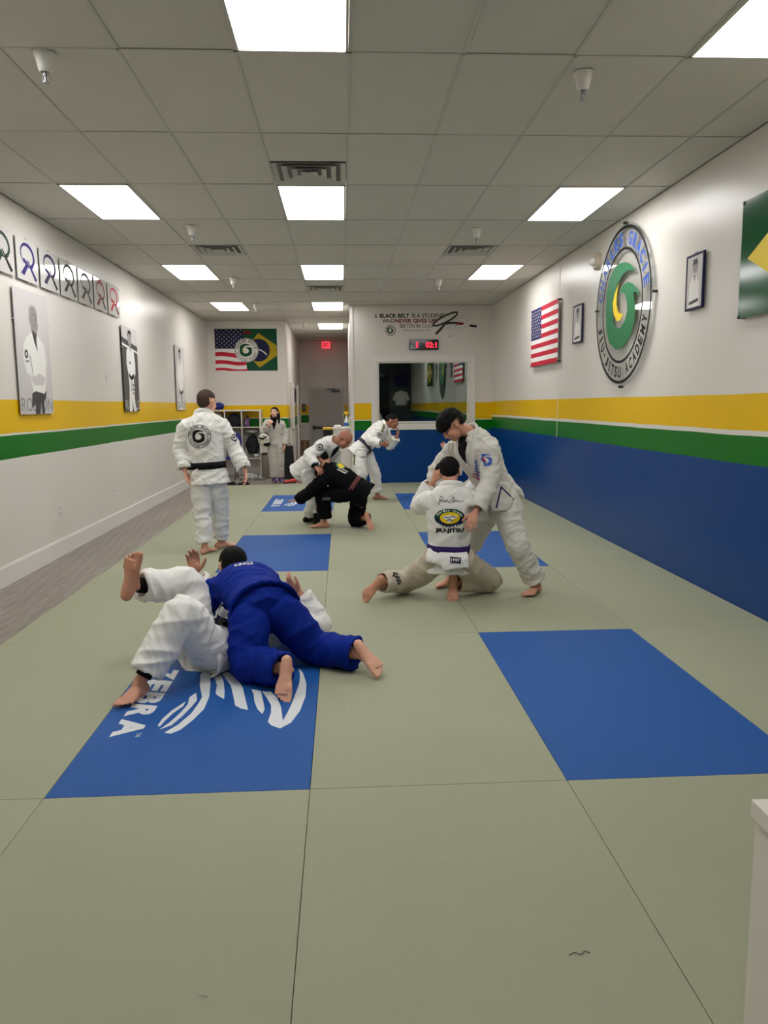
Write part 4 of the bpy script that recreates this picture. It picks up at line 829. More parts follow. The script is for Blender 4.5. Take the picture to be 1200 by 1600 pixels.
def foot(g, A, d, u, side, s=1., toe=0., fat=0., toes=True):
    d = nz(d); u = orth(u, d); m = np.cross(u, d) if side == 'R' else np.cross(d, u); A = np.array(A, float); f = fat
    g.tube([A-d*.052*s-u*.04*s, A-d*.02*s-u*.042*s, A+d*.04*s-u*.036*s, A+d*.10*s-u*.050*s, A+d*.145*s-u*.058*s], [(.026*s+f, .03*s+f), (.034*s+f, .036*s+f), (.035*s+f, .036*s+f), (.045*s+f, .022*s+f), (.040*s+f, .014*s+f)], 16, up=m)
    g.ell(A-d*.04*s-u*.046*s, (.034*s+f, .031*s+f, .032*s+f), [d, m, u]); g.ell(A+d*.012*s-u*.012*s, (.05*s+f, .032*s+f, .036*s+f), [d, m, u])
    for e in (-1, 1): g.ell(A+m*.03*s*e-u*.006*s, (.016*s+f, .011*s, .016*s), [d, m, u])
    g.ell(A+d*.11*s+m*.024*s-u*.056*s, (.03*s+f, .024*s+f, .019*s), [d, m, u])
    td = nz(d*math.cos(toe)+u*math.sin(toe))
    if toes:
        for i in range(5):
            o = (.034, .0125, -.0055, -.0225, -.0385)[i]*s; b = A+d*((.135, .14, .134, .124, .110)[i])*s+m*o-u*.060*s; l = (.050, .042, .038, .033, .030)[i]*s; r_ = (.0145, .0088, .0084, .0080, .0080)[i]*s
            g.tube([b-d*.02*s+u*.002, b+td*l*.5+u*.004*s, b+td*l], [r_*.95, r_, r_*.86], 10, sub=3); g.ell(b+td*l, (r_*.9, r_*.95, r_*.85), [td, m, np.cross(td, m)], 10, 8)
    else: g.ell(A+d*.15*s-u*.056*s, (.045*s+f, .042*s+f, .016*s+f), [d, m, u])
def head_shape(g, H, f, u, s=1.):
    f = nz(f); u = orth(u, f); l = np.cross(u, f); B = [f, l, u]; H = np.array(H, float)
    P = lambda x, y, z: H+(f*x+l*y+u*z)*s
    e = lambda x, y, z, a, b, c: g.ell(P(x, y, z), (a*s, b*s, c*s), B, 20, 14)
    e(-.012, 0, .03, .098, .077, .085); e(-.03, 0, .005, .075, .07, .075); e(.03, 0, -.04, .06, .058, .078); e(.056, 0, -.095, .026, .028, .02)
    e(.082, 0, .018, .014, .046, .011); e(.092, 0, -.018, .017, .0105, .026); e(.103, 0, -.036, .012, .0125, .010); e(.092, .009, -.04, .010, .009, .008); e(.092, -.009, -.04, .01, .009, .008)
    e(.083, 0, -.064, .010, .023, .006); e(.082, 0, -.075, .010, .02, .006); e(.06, .036, -.03, .026, .022, .026); e(.06, -.036, -.03, .026, .022, .026)
    for q in (-1, 1): e(-.012, q*.079, -.008, .02, .009, .031); e(-.02, q*.083, .004, .012, .007, .018)
    return P, B
def fold(V, N, bones, amp, freq=10., seed=0):
    """cloth folds running across the limbs; bones = [(a, b, weight)]"""
    A = np.array([b[0] for b in bones]); D = np.array([b[1]-b[0] for b in bones]); LL = np.linalg.norm(D, axis=1); W_ = np.array([b[2] for b in bones])
    dist = []; tt = []
    for i in range(len(bones)):
        t = np.clip(((V-A[i])@D[i])/(LL[i]**2), 0, 1); dist.append(np.linalg.norm(V-(A[i]+t[:, None]*D[i]), axis=1)); tt.append(t)
    dist = np.array(dist); w = np.exp(-(dist-dist.min(0))/.03); w[w < .05] = 0; w /= w.sum(0); out = np.zeros(len(V))
    for i in range(len(bones)):
        s_ = w[i] > 0
        if not s_.any(): continue
        d = D[i]/LL[i]; x = nz(np.cross(d, (.3, .5, .8))); y = np.cross(d, x); v = V[s_]-A[i]; al = v@d; px, py = v@x, v@y
        sh = 1.1*px+.7*py
        n1 = pnoise(np.c_[(al+sh*.5)*freq+seed+i*7.3, px*freq*.33+3.1, py*freq*.33+seed]); n2 = pnoise(np.c_[(al-sh*.7)*freq*1.9+i*3.7, px*freq*.6, py*freq*.6+seed+9])
        near = .6+.45*np.exp(-np.minimum(tt[i][s_], 1-tt[i][s_])*LL[i]/.09)
        rg = np.clip(1-2.4*np.abs(n1), 0, 1)**1.6; rg2 = np.clip(1-2.6*np.abs(n2), 0, 1)**1.5; out[s_] += w[i][s_]*W_[i]*near*(rg*1.0-.38+rg2*.55-.2)
    return V+N*(amp*out)[:, None]
def vnorm(V, F):
    n = np.zeros_like(V); a = V[F[:, 2]]-V[F[:, 0]]; b = V[F[:, 3]]-V[F[:, 1]]; c = np.cross(a, b)
    for k in range(4): np.add.at(n, F[:, k], c)
    return n/(np.linalg.norm(n, axis=1)[:, None]+1e-12)
def relax(V, F, it=1, f=.5):
    for _ in range(it):
        s_ = np.zeros_like(V); c = np.zeros(len(V))
        for k in range(4):
            np.add.at(s_, F[:, k], V[F[:, (k+1) % 4]]+V[F[:, (k+3) % 4]]); np.add.at(c, F[:, k], 2)
        V = V*(1-f)+f*s_/c[:, None]
    return V
def bvh_of(V, F): return BVHTree.FromPolygons([tuple(v) for v in V], [tuple(int(i) for i in f) for f in F])
def near_hit(tb, bvh, c, d, reach):
    h = tb.ray_cast(Vector(c+d*reach), Vector(-d), reach)
    if h[0] is None: return None
    r0 = np.linalg.norm(np.array(h[0])-c); k = bvh.ray_cast(Vector(c+d*(r0+.035)), Vector(-d), .09)
    return max(np.linalg.norm(np.array(k[0])-c), r0-.012) if k[0] is not None else r0
def band(root, name, m, tb, bvh, c, axis, side, h=.045, th=.007, n=56, a0=0, a1=2*math.pi, tilt=None, reach=.5):
    """belt strip laid round the cloth"""
    ax = nz(axis); sd = orth(side, ax); fr = np.cross(ax, sd); c = np.array(c, float); R = []
    for k in range(n):
        a = a0+(a1-a0)*k/n; d = sd*math.cos(a)+fr*math.sin(a); hit = near_hit(tb, bvh, c, d, reach)
        R.append(hit if hit is not None else np.nan)
    R = np.array(R); ok = ~np.isnan(R); R = np.interp(np.arange(n), np.arange(n)[ok], R[ok]); 
    for _ in range(4): R = np.maximum(R, (np.roll(R, 1)+np.roll(R, -1))/2*.995)
    V = []; F = []
    for k in range(n):
        a = a0+(a1-a0)*k/n; d = sd*math.cos(a)+fr*math.sin(a)
        for rr, z in ((R[k]+th, -h/2), (R[k]+th, h/2), (R[k]-.012, h/2), (R[k]-.012, -h/2)): V.append(c+d*rr+ax*z)
    for k in range(n):
        q = (k+1) % n
        for j in range(4): F.append((k*4+j, q*4+j, q*4+(j+1) % 4, k*4+(j+1) % 4))
    o = mk(name, V, F, m, root, True); return o, R, sd, fr
def ribbon(root, name, m, pts, width, th, sides, sub=4):
    g = G(); lofted(g, pts, [(width, th)]*len(pts), sides, 10, sub=sub); return g.mk(name, m, root, True)
def person(key, name, label, J, hd, hands, feet, skin='skin_b', hair=None, top='gi_white', pants='gi_white', belt=None, s=1., bulk=1., vb=.006, vc=.010, hem=.15, sleeve=.86, leg=.86, amp=.017, arm_r=1., leg_r=1., lapel=True, socks=None, waist_h=.16, undershirt=None, hemdir=None, spine=None, cat='person', extra=None, skirt=1., collar_up=0., cuffs=None, chestk=1., eyes=False, hs=1., belt_w=.056):
    J = {k: np.array(v, float) for k, v in J.items()}; root = empty(name, (J['pelvis'][0], J['pelvis'][1], 0), label, cat)
    f, u = hd; f = nz(f); u = orth(u, f)
    sS = nz(J['shR']-J['shL']); sH = nz(J['hipR']-J['hipL']); hm = (J['hipL']+J['hipR'])/2; sm = (J['shL']+J['shR'])/2
    ax = nz(J['neck']-J['pelvis']); mid = spine if spine is not None else J['pelvis']*.5+J['neck']*.5; mid = np.array(mid, float); sM = nz(sS+sH)
    chest = J['neck']*.8+mid*.2
    # ---- body, one continuous skin
    g = G(); P, B = head_shape(g, J['head'], f, u, s*hs)
    lofted(g, [hm-ax*.04, J['pelvis'], mid, chest*.6+mid*.4, J['neck']-ax*.03], [(.13*s, .09*s), (.135*s, .09*s), (.12*s, .085*s), (.14*s, .09*s), (.07*s, .06*s)], [sH, sH, sM, sS, sS], 16)
    g.tube([J['neck']-ax*.06, J['neck'], P(-.022, 0, -.05), P(-.015, 0, 0)], [.06*s, .056*s, .054*s, .05*s], 14)
    for q in 'LR':
        sh, el, wr = J['sh'+q], J['el'+q], J['wr'+q]; a = .9*bulk**.5*s
        sh = sh-ax*.035; g.tube([sm*.6+sh*.4-ax*.02, sh, sh*.45+el*.55, el, el*.6+wr*.4, wr], [.05*a, .052*a, .044*a, .038*a, .038*a, .025*a], 12, sub=4)
        hp, kn, an = J['hip'+q], J['kn'+q], J['an'+q]
        g.tube([hp, hp*.5+kn*.5, kn, kn*.65+an*.35, kn*.3+an*.7, an], [.078*s, .068*s, .05*s, .05*s, .037*s, .033*s], 12, sub=4)
        h_ = hands[q]; hand(g, wr, J['ha'+q]-wr, h_[0], q, s*h_[3] if len(h_) > 3 else s, h_[1], *(h_[2] if len(h_) > 2 and h_[2] else ()))
        ft = feet[q]; foot(g, an, ft[0], ft[1], q, s*(ft[3] if len(ft) > 3 else 1), ft[2] if len(ft) > 2 else 0)
    V, F, N = remesh(g, vb, 2); mk('body', V, F, skin, root, True); body = (V, F, N)
    # ---- face and hair
    for q in (-1, 1):
        G().tube([P(.084, q*.012, .018), P(.085, q*.03, .024), P(.073, q*.05, .018)], [(.004*s, .004*s)]*3, 6, sub=3).mk('eyebrow', hair[0] if hair and hair[1] != 'bald' else 'hair_dark', root, True)
        if not eyes:
            G().tube([P(.078, q*.018, -.004), P(.082, q*.031, -.006), P(.072, q*.045, -.004)], [.0022*s]*3, 6, sub=3).mk('eyelashes', 'hair_dark', root, True); continue
        e = G().ell(P(.0655, q*.031, .001), (.0145*s, .0145*s, .0085*s), B, 12, 8); ob = e.mk('eye', 'eye_white', root, True)
        G().ell(P(.0765, q*.031, .000), (.0045*s, .0075*s, .0075*s), B, 10, 6).mk('iris', 'eye_iris', ob, True)
    G().ell(P(.086, 0, -.0695), (.0085*s, .022*s, .0085*s), B, 12, 8).mk('lips', 'lip', root, True)
    if hair and hair[1] != 'bald':
        hm_, st = hair[0], hair[1]; th = {'buzz': .002, 'short': .010, 'thick': .023, 'long': .014, 'fade': .008}[st]*s
        q = (V-J['head'])/(s*hs); x, y, z = q@f, q@(-np.cross(f, u)), q@u
        line = np.interp(x, [-.12, -.07, -.045, -.03, .0, .03, .062, .12], {'buzz': [-.07, -.07, -.05, -.005, .012, .035, .062, .075], 'short': [-.08, -.075, -.05, .0, .01, .03, .055, .07], 'fade': [-.02, -.02, -.01, .01, .02, .035, .055, .07], 'thick': [-.07, -.06, -.04, -.005, .005, .012, .022, .03], 'long': [-.11, -.11, -.1, -.08, -.05, -.0, .055, .07]}[st])
        dd = z-line; ear = (np.abs(y) > .068) & (z < .032) & (x > -.05) & (x < .02); ins = (dd > 0) & (np.linalg.norm(q, axis=1) < .16) & ~ear
        fs = F[ins[F].all(1)]; idx = np.unique(fs); mp = -np.ones(len(V), int); mp[idx] = np.arange(len(idx)); t = np.clip(dd[idx]/.03, 0, 1); t = t*t*(3-2*t)
        tk = th*(.12+.88*t); 
        if st in ('thick', 'short'): tk = tk*(1+.3*pnoise(q[idx]*np.array([70, 70, 70]))+.3*pnoise(q[idx]*25)); tk = tk+(th*.5*np.clip((x[idx]-.02)/.06, 0, 1) if st == 'thick' else 0)
        HV = V[idx]+N[idx]*tk[:, None]
        if st == 'thick': HV = HV+(f*.010-u*.020)*(np.clip((x[idx]-.03)/.05, 0, 1)*(1-np.clip(dd[idx]/.06, 0, 1)))[:, None]*s
        HV[t < .02] -= N[idx][t < .02]*.003
        mk('hair', HV, mp[fs], hm_, root, True)
    # ---- jacket
    b_ = bulk; w_ = (chest-J['pelvis']); hd_ = nz(hemdir) if hemdir is not None else -ax
    g = G(); wp = J['pelvis']+ax*waist_h*.75; hemp = J['pelvis']+hd_*hem
    lofted(g, [hemp, J['pelvis']+hd_*hem*.35, wp, mid*.45+chest*.55, chest, J['neck']+ax*(.03+collar_up)], [(.205*b_*skirt, .155*b_*skirt), (.185*b_, .14*b_), (.165*b_, .128*b_), (.19*b_**.7*chestk, .138*b_*chestk), (.17*b_**.5, .115*b_**.5), (.078, .074)], [sH, sH, sM, sS, sS, sS], 30, hol0=.05, hol1=.05, wall=.018)
    tb = bvh_of(g.V, [(f_[0], f_[1], f_[2], f_[3]) for f_ in g.F if len(f_) == 4])
    bones = [(hemp, J['pelvis'], .8), (J['pelvis'], mid, 1.), (mid, J['neck'], .6)]
    for q in 'LR':
        sh, el, wr = J['sh'+q], J['el'+q], J['wr'+q]; end = el+(wr-el)*sleeve; sd = limb_sides((sh, el, wr)); ar = arm_r*b_**.35
        sj = sh-ax*.03; lofted(g, [chest*.5+sj*.5-ax*.04, sj, sj*.5+el*.5, el, el*.45+end*.55, end], [.060*ar, .080*ar, .078*ar, .073*ar, .073*ar, (.074*ar, .066*ar)], [sd]*6, 18, hol1=.06, wall=.017, sub=4); bones += [(sh, el, 1.1), (el, end, 1.)]
    if extra and 'jacket' in extra: extra['jacket'](g, J)
    V, F, N = remesh(g, vc, 2); V = fold(V, N, bones, amp, 11, hash(key) % 50 if False else sum(map(ord, key))); V = relax(V, F, 1, .35); jk = mk('jacket', V, F, top, root, True); jb = bvh_of(V, F)
    # ---- trousers
    g = G(); wst = J['pelvis']+ax*.07; cr_ = hm-ax*.085
    lofted(g, [wst, J['pelvis']*.5+hm*.5, cr_], [(.15*b_, .115*b_), (.175*b_, .135*b_), (.10*b_, .09*b_)], [sH]*3, 22); bones = [(wst, cr_, .7)]
    for q in 'LR':
        hp, kn, an = J['hip'+q], J['kn'+q], J['an'+q]; end = kn+(an-kn)*leg; sd = limb_sides((hp, kn, an)); lr = leg_r*b_**.3
        lofted(g, [hp+ax*.03, hp*.55+kn*.45, kn, kn*.5+end*.5, end], [.112*lr, .108*lr, .094*lr, .09*lr, (.088*lr, .082*lr)], [sd]*5, 20, hol1=.07, wall=.017, sub=5); bones += [(hp, kn, 1.), (kn, end, 1.1)]
    if extra and 'pants' in extra: extra['pants'](g, J)
    V, F, N = remesh(g, vc, 2); V = fold(V, N, bones, amp, 10, sum(map(ord, key))+17); V = relax(V, F, 1, .35); pz = mk('trousers', V, F, pants, root, True); pb = bvh_of(V, F)
    R = dict(root=root, P=P, B=B, J=J, jb=jb, pb=pb, jk=jk, pz=pz, ax=ax, sS=sS, sH=sH, sM=sM, mid=mid, chest=chest, wp=wp, hm=hm, f=f, u=u)
    if belt:
        o, rr, sd, fr = band(root, 'belt', belt, tb, jb, wp, ax, sM, belt_w); R['belt'] = o; fz = np.cross(ax, sM)
        k = fz if True else -fz
        rk = near_hit(tb, jb, wp, k, .5)
        if rk:
            c = wp+k*(rk+.012); G().ell(c, (.036, .022, .026), [sM, k, ax]).mk('knot', belt, o, True)
            for e in (-1, 1): ribbon(o, 'belt_end', belt, [c, c+k*.02+sM*e*.04-ax*.05, c+k*.015+sM*e*.07-ax*.16, c+k*.005+sM*e*.08-ax*.25], .021, .004, [sM]*4)
    if lapel:
        pts = []; sd = []; fz = np.cross(ax, sM)
        def at(phi, h):
            base = wp+(J['neck']-wp)*h; sd_ = sS*h+sM*(1-h); sd_ = orth(sd_, ax); ff = np.cross(ax, sd_); d = ff*math.cos(phi)+sd_*math.sin(phi); rk = near_hit(tb, jb, base, d, .45)
            return base+d*((rk or .080)+.006+.008*(h > .9)), d
        path = [(-.30, .02), (-.12, .25), (.12, .48), (.36, .68), (.62, .84), (1.0, .95), (1.5, 1.04), (2.2, 1.08), (3.14, 1.10), (4.08, 1.08), (4.78, 1.04), (5.28, .95), (5.66, .84), (5.92, .68), (6.16, .48), (6.40, .25), (6.58, .02)]
        Q = [at(*p_) for p_ in path]; pp = [q[0] for q in Q]
        for _ in range(2): pp = [pp[0]]+[(pp[i-1]+2*pp[i]+pp[i+1])/4 for i in range(1, len(pp)-1)]+[pp[-1]]
        sides = []
        for i in range(len(pp)):
            t = nz(pp[min(i+1, len(pp)-1)]-pp[max(i-1, 0)]); sides.append(np.cross(t, Q[i][1]))
        lp = ribbon(root, 'lapel', top, pp, .029, .0125, sides, 4); R['lapel'] = lp
    if undershirt:
        fz = np.cross(ax, sM); Art().poly([(-.055, .0), (-.03, .015), (.03, .015), (.055, .0), (.045, -.06), (.02, -.14), (0, -.2), (-.02, -.14), (-.045, -.06)], undershirt, 0).drape('undershirt', root, jb, J['neck']-ax*.01+fz*.12, -sM, ax+fz*.35, .004, .03, reach=.35)
    if socks:
        for q in 'LR':
            g = G(); foot(g, J['an'+q], feet[q][0], feet[q][1], q, s, 0, .004, False); kn, an = J['kn'+q], J['an'+q]; g.tube([an-nz(feet[q][1])*.02, an+(kn-an)*.2], [.042, .046], 14); V, F, N = remesh(g, .008, 2); mk('sock', V, F, socks, root, True)
    for q in (cuffs or ()):
        m_, which, a0, a1, rad = q; p0, p1 = (J['el'+which[1]], J['wr'+which[1]]) if which[0] == 'w' else (J['kn'+which[1]], J['an'+which[1]])
        G().tube([p0+(p1-p0)*a0, p0+(p1-p0)*(a0+a1)/2, p0+(p1-p0)*a1], [rad*1.05, rad, rad*.97], 16).mk('undersleeve_cuff' if which[0] == 'w' else 'legging_cuff', m_, root, True)
    return R
def A3(*v): return np.array(v, float)
Z3 = (0, 0, 1)
# ---- man standing with his back to the camera
pA = person('A', 'person', 'standing man seen from behind in white gi with black belt and round back emblem',
 dict(pelvis=(-1.439, 8.45, .872), neck=(-1.468, 8.45, 1.484), head=(-1.432, 8.475, 1.618), shL=(-1.65, 8.44, 1.388), shR=(-1.285, 8.46, 1.388), elL=(-1.732, 8.45, 1.127), elR=(-1.17, 8.5, 1.131), wrL=(-1.665, 8.36, .885), wrR=(-1.039, 8.42, .868), haL=(-1.645, 8.33, .74), haR=(-1.024, 8.38, .72), hipL=(-1.528, 8.43, .825), hipR=(-1.355, 8.47, .82), knL=(-1.512, 8.40, .435), knR=(-1.349, 8.59, .425), anL=(-1.494, 8.35, .08), anR=(-1.372, 8.66, .08)),
 ((.5, .86, -.12), Z3), dict(L=((.2, 1, 0), .5), R=((-.3, 1, .1), .45)), dict(L=((.38, .93, 0), Z3), R=((.86, .5, 0), Z3)),
 skin='skin_a', hair=('hair_buzz', 'buzz'), belt='belt_black', bulk=1.1, hem=.125, waist_h=.10, leg=.9, arm_r=1.05, leg_r=.96, hs=1.14, belt_w=.074, vb=.0055, vc=.0095)
# ---- tall man bent over the kneeling one
def b_flap(g, J):
    lofted(g, [(1.36, 6.40, .96), (1.44, 6.42, .88), (1.50, 6.42, .815)], [(.10, .035), (.12, .022), (.11, .014)], [(.2, 1, 0)]*3, 14)
    lofted(g, [(1.26, 6.24, .92), (1.27, 6.18, .80), (1.275, 6.17, .72)], [(.10, .03), (.10, .022), (.085, .014)], [(1, .3, .1)]*3, 14)
pB = person('B', 'person', 'tall dark-haired man in white gi bending over the kneeling man',
 dict(pelvis=(1.295, 6.4, .80), neck=(1.047, 6.35, 1.334), head=(.885, 6.30, 1.40), shL=(1.17, 6.2, 1.251), shR=(.93, 6.5, 1.215), elL=(1.16, 6.12, .945), wrL=(1.025, 5.98, .726), haL=(.953, 5.90, .568), elR=(.80, 6.62, 1.0), wrR=(.80, 6.60, .80), haR=(.86, 6.55, .66), hipL=(1.323, 6.31, .755), hipR=(1.252, 6.48, .74), knL=(1.415, 6.20, .435), anL=(1.597, 6.28, .08), knR=(1.10, 6.55, .41), anR=(.936, 6.62, .08)),
 ((-.68, -.22, -.7), (-.68, -.1, .72)), dict(L=((-.8, .3, .2), .3, (.1, .5)), R=((-.7, -.5, 0), .6)), dict(L=((-.62, -.78, 0), Z3), R=((-.85, -.5, 0), Z3)),
 skin='skin_b', hair=('hair_black', 'thick'), belt=None, s=1.0, hem=.15, waist_h=.14, bulk=1.0, undershirt='under_black', top='gi_offwhite', pants='gi_offwhite', extra=dict(jacket=b_flap), spine=(1.14, 6.38, 1.09), chestk=1.08, leg=.9, vb=.005, vc=.0085)
def c_flap(g, J):
    lofted(g, [(.86, 6.06, .42), (.868, 6.0, .37), (.878, 5.975, .285)], [(.12, .03), (.115, .02), (.108, .013)], [X_]*3, 14)
    lofted(g, [(.77, 6.07, .42), (.735, 6.02, .365), (.72, 6.0, .325)], [(.10, .035), (.10, .02), (.085, .014)], [X_]*3, 14)
X_ = (1, 0, -.1)
# ---- kneeling man with the printed back
pC = person('C', 'person', 'kneeling man seen from behind with a printed jacket back and purple belt',
 dict(pelvis=(.838, 6.15, .36), neck=(.863, 6.12, .914), head=(.854, 6.20, 1.03), shL=(.695, 6.15, .836), shR=(1.022, 6.12, .83), elL=(.628, 6.38, .745), wrL=(.742, 6.32, .95), haL=(.785, 6.30, 1.10), elR=(1.147, 6.38, .679), wrR=(1.287, 6.60, .647), haR=(1.287, 6.75, .683), hipL=(.745, 6.13, .315), hipR=(.935, 6.12, .305), knL=(.515, 6.37, .105), anL=(.282, 6.15, .15), knR=(1.235, 6.36, .10), anR=(.884, 6.20, .125)),
 ((.12, .86, -.5), (0, .5, .86)), dict(L=((.39, -.78, -.1), .25), R=((0, 0, 1), .6)), dict(L=((-.62, .1, -.75), (.1, .85, -.45)), R=((-.08, -.32, -.94), (.05, .94, -.3))),
 skin='skin_b', hair=('hair_dark', 'short'), belt='belt_purple', pants='gi_cream', hem=.125, waist_h=.09, bulk=1.0, skirt=1.0, extra=dict(jacket=c_flap), leg=.9, belt_w=.066, amp=.013, vb=.005, vc=.0085)
# ---- bald man
pD = person('D', 'person', 'bald man in white gi leaning over the man in black',
 dict(pelvis=(-.479, 10.4, .765), neck=(-.113, 10.2, 1.102), head=(.035, 10.15, 1.135), shR=(-.234, 10.0, 1.08), shL=(-.066, 10.37, .97), elR=(-.43, 9.95, .935), wrR=(-.332, 9.80, .80), haR=(-.21, 9.74, .68), elL=(-.129, 10.42, .72), wrL=(-.211, 10.22, .62), haL=(-.26, 10.1, .58), hipR=(-.484, 10.31, .71), hipL=(-.442, 10.5, .70), knR=(-.33, 10.24, .40), anR=(-.482, 10.50, .08), knL=(-.26, 10.45, .40), anL=(-.365, 10.33, .08)),
 ((.58, -.45, -.68), (.62, -.1, .75)), dict(L=((.5, .5, .2), .6), R=((.45, .54, .18), .9)), dict(L=((.4, -.9, 0), Z3), R=((.85, -.5, 0), Z3)),
 skin='skin_c', hair=('hair_dark', 'bald'), belt=None, hem=.15, waist_h=.13, vb=.007, vc=.012, socks='under_black', undershirt='under_black', cuffs=[('under_black', 'wR', .72, .98, .036)])
# ---- man in black
pE = person('E', 'person', 'man in black gi kneeling with his head under the bald man\'s arm, brown belt',
 dict(pelvis=(.213, 9.9, .50), neck=(-.20, 9.95, .765), head=(-.272, 10.08, .88), shL=(-.29, 9.80, .64), shR=(-.19, 10.12, .74), elL=(-.45, 9.97, .45), wrL=(-.59, 10.12, .35), haL=(-.72, 10.2, .34), elR=(-.36, 10.35, .675), wrR=(-.50, 10.42, .587), haR=(-.58, 10.47, .54), hipL=(.17, 9.82, .475), hipR=(.223, 10.0, .46), knL=(-.246, 9.92, .43), anL=(-.245, 10.0, .08), knR=(.16, 10.1, .095), anR=(.297, 9.85, .14)),
 ((-.5, .3, -.8), (-.75, .1, .6)), dict(L=((.2, 1, 0), .12), R=((.2, 1, 0), .5)), dict(L=((-.97, .05, 0), Z3), R=((.32, -.25, -.9), (-.2, .92, -.3))),
 skin='skin_b', hair=('hair_black', 'short'), top='gi_black', pants='gi_black', belt='belt_brown', hem=.13, waist_h=.12, vb=.007, vc=.012, bulk=1.08)
# ---- man leaning with raised hand near the window wall
pF = person('F', 'person', 'man in white gi leaning forward with a hand at his mouth by the window',
 dict(pelvis=(.305, 12.75, .866), neck=(.687, 12.8, 1.245), head=(.824, 12.8, 1.30), shR=(.62, 12.62, 1.199), shL=(.739, 12.98, 1.165), elR=(.445, 12.5, 1.008), wrR=(.63, 12.42, .947), haR=(.75, 12.42, .926), elL=(.782, 12.88, .897), wrL=(.906, 12.8, 1.055), haL=(.955, 12.8, 1.23), hipR=(.271, 12.66, .83), hipL=(.359, 12.84, .82), knR=(.30, 12.55, .46), anR=(.127, 12.75, .08), knL=(.537, 12.9, .441), anL=(.567, 12.95, .08)),
 ((.93, -.25, -.22), (.2, 0, .97)), dict(L=((-.19, .9, .05), .55), R=((0, -.3, 1), 1.1)), dict(L=((.97, -.2, 0), Z3), R=((.9, -.4, 0), Z3)),
 skin='skin_c', hair=('hair_black', 'fade'), belt='belt_greypurple', hem=.16, waist_h=.13, vb=.007, vc=.012, eyes=True)
# ---- woman
pG = person('G', 'person', 'woman in pale grey sweatsuit and purple shoes holding a bag strap',
 dict(pelvis=(-1.399, 16.45, .79), neck=(-1.398, 16.45, 1.295), head=(-1.391, 16.42, 1.43), shR=(-1.54, 16.45, 1.244), shL=(-1.26, 16.45, 1.227), elR=(-1.638, 16.40, 1.04), wrR=(-1.489, 16.25, 1.182), haR=(-1.423, 16.26, 1.30), elL=(-1.196, 16.48, .96), wrL=(-1.197, 16.40, .723), haL=(-1.237, 16.35, .57), hipR=(-1.467, 16.45, .75), hipL=(-1.33, 16.45, .75), knR=(-1.447, 16.42, .41), knL=(-1.313, 16.46, .41), anR=(-1.445, 16.45, .06), anL=(-1.319, 16.53, .06)),
 ((-.28, -.9, .2), (0, .2, .97)), dict(L=((0, -1, 0), .5), R=((-.9, 0, .4), .9)), dict(L=((.4, -.9, 0), Z3), R=((.35, -.93, 0), Z3)),
 skin='skin_d', hair=('hair_black', 'long'), top='sweat_grey', pants='sweat_grey', s=.95, bulk=.92, hem=.03, waist_h=.12, lapel=False, vb=.009, vc=.014, undershirt='under_black', skirt=.88, leg=.95, eyes=True)
# ---- man lying on his back
pH = person('H', 'person', 'man in white gi lying on his back with one bare foot raised',
 dict(pelvis=(-.80, 4.60, .125), neck=(-.43, 5.05, .16), head=(-.33, 5.20, .15), shR=(-.60, 5.14, .17), shL=(-.31, 4.90, .16), elR=(-.87, 5.24, .17), wrR=(-1.005, 5.2, .465), haR=(-1.015, 5.2, .68), elL=(-.165, 5.0, .14), wrL=(-.30, 5.08, .345), haL=(-.40, 5.11, .43), hipL=(-.79, 4.50, .12), hipR=(-.90, 4.68, .14), knL=(-.91, 4.31, .42), anL=(-1.124, 4.15, .085), knR=(-.965, 4.75, .48), anR=(-1.235, 4.55, .535)),
 ((.1, -.1, 1), (.6, .8, 0)), dict(R=((1, -.1, 0), .38, (.04, .3), 1.12), L=((.3, -.6, .7), .5)), dict(L=((-.3, -.95, 0), Z3), R=((.26, -.04, .96), (.32, .94, 0), 0, 1.18)),
 skin='skin_b', hair=('hair_black', 'short'), belt='belt_black', hem=.13, waist_h=.13, vb=.0043, vc=.008, leg=.86, leg_r=1.1, cuffs=[('under_black', 'aL', .80, .92, .047), ('under_black', 'aR', .78, .93, .047)])
# ---- man in blue on top of him
def i_flap(g, J):
    lofted(g, [(-.64, 4.74, .40), (-.70, 4.74, .28), (-.71, 4.76, .14)], [(.10, .03), (.09, .02), (.07, .014)], [(-.2, 1, 0)]*3, 14)
pI = person('I', 'person', 'man in blue gi lying on top of the man in white, seen from behind',
 dict(pelvis=(-.495, 4.62, .385), neck=(-.69, 5.12, .425), head=(-.755, 5.26, .49), shL=(-.845, 5.02, .39), shR=(-.545, 5.14, .385), elL=(-.935, 4.97, .24), wrL=(-.82, 5.10, .07), haL=(-.74, 5.2, .05), elR=(-.42, 5.28, .19), wrR=(-.50, 5.45, .06), haR=(-.57, 5.55, .05), hipL=(-.565, 4.58, .37), hipR=(-.41, 4.60, .365), knL=(-.567, 4.40, .10), anL=(-.325, 4.17, .125), knR=(-.185, 4.64, .10), anR=(.09, 4.46, .11)),
 ((-.25, .85, -.45), (-.1, .45, .88)), dict(L=((0, 1, .3), .4), R=((0, 1, .3), .4)), dict(L=((-.08, -.5, -.86), (.05, .85, -.5)), R=((.55, -.5, -.62), (-.35, .75, -.5))),
 skin='skin_a', hair=('hair_black', 'short'), top='gi_blue', pants='gi_blue', belt=None, hem=.07, waist_h=.16, vb=.0043, vc=.008, leg_r=1.08, leg=.9, bulk=1.1, chestk=1.08, hs=1.12, extra=dict(jacket=i_flap))
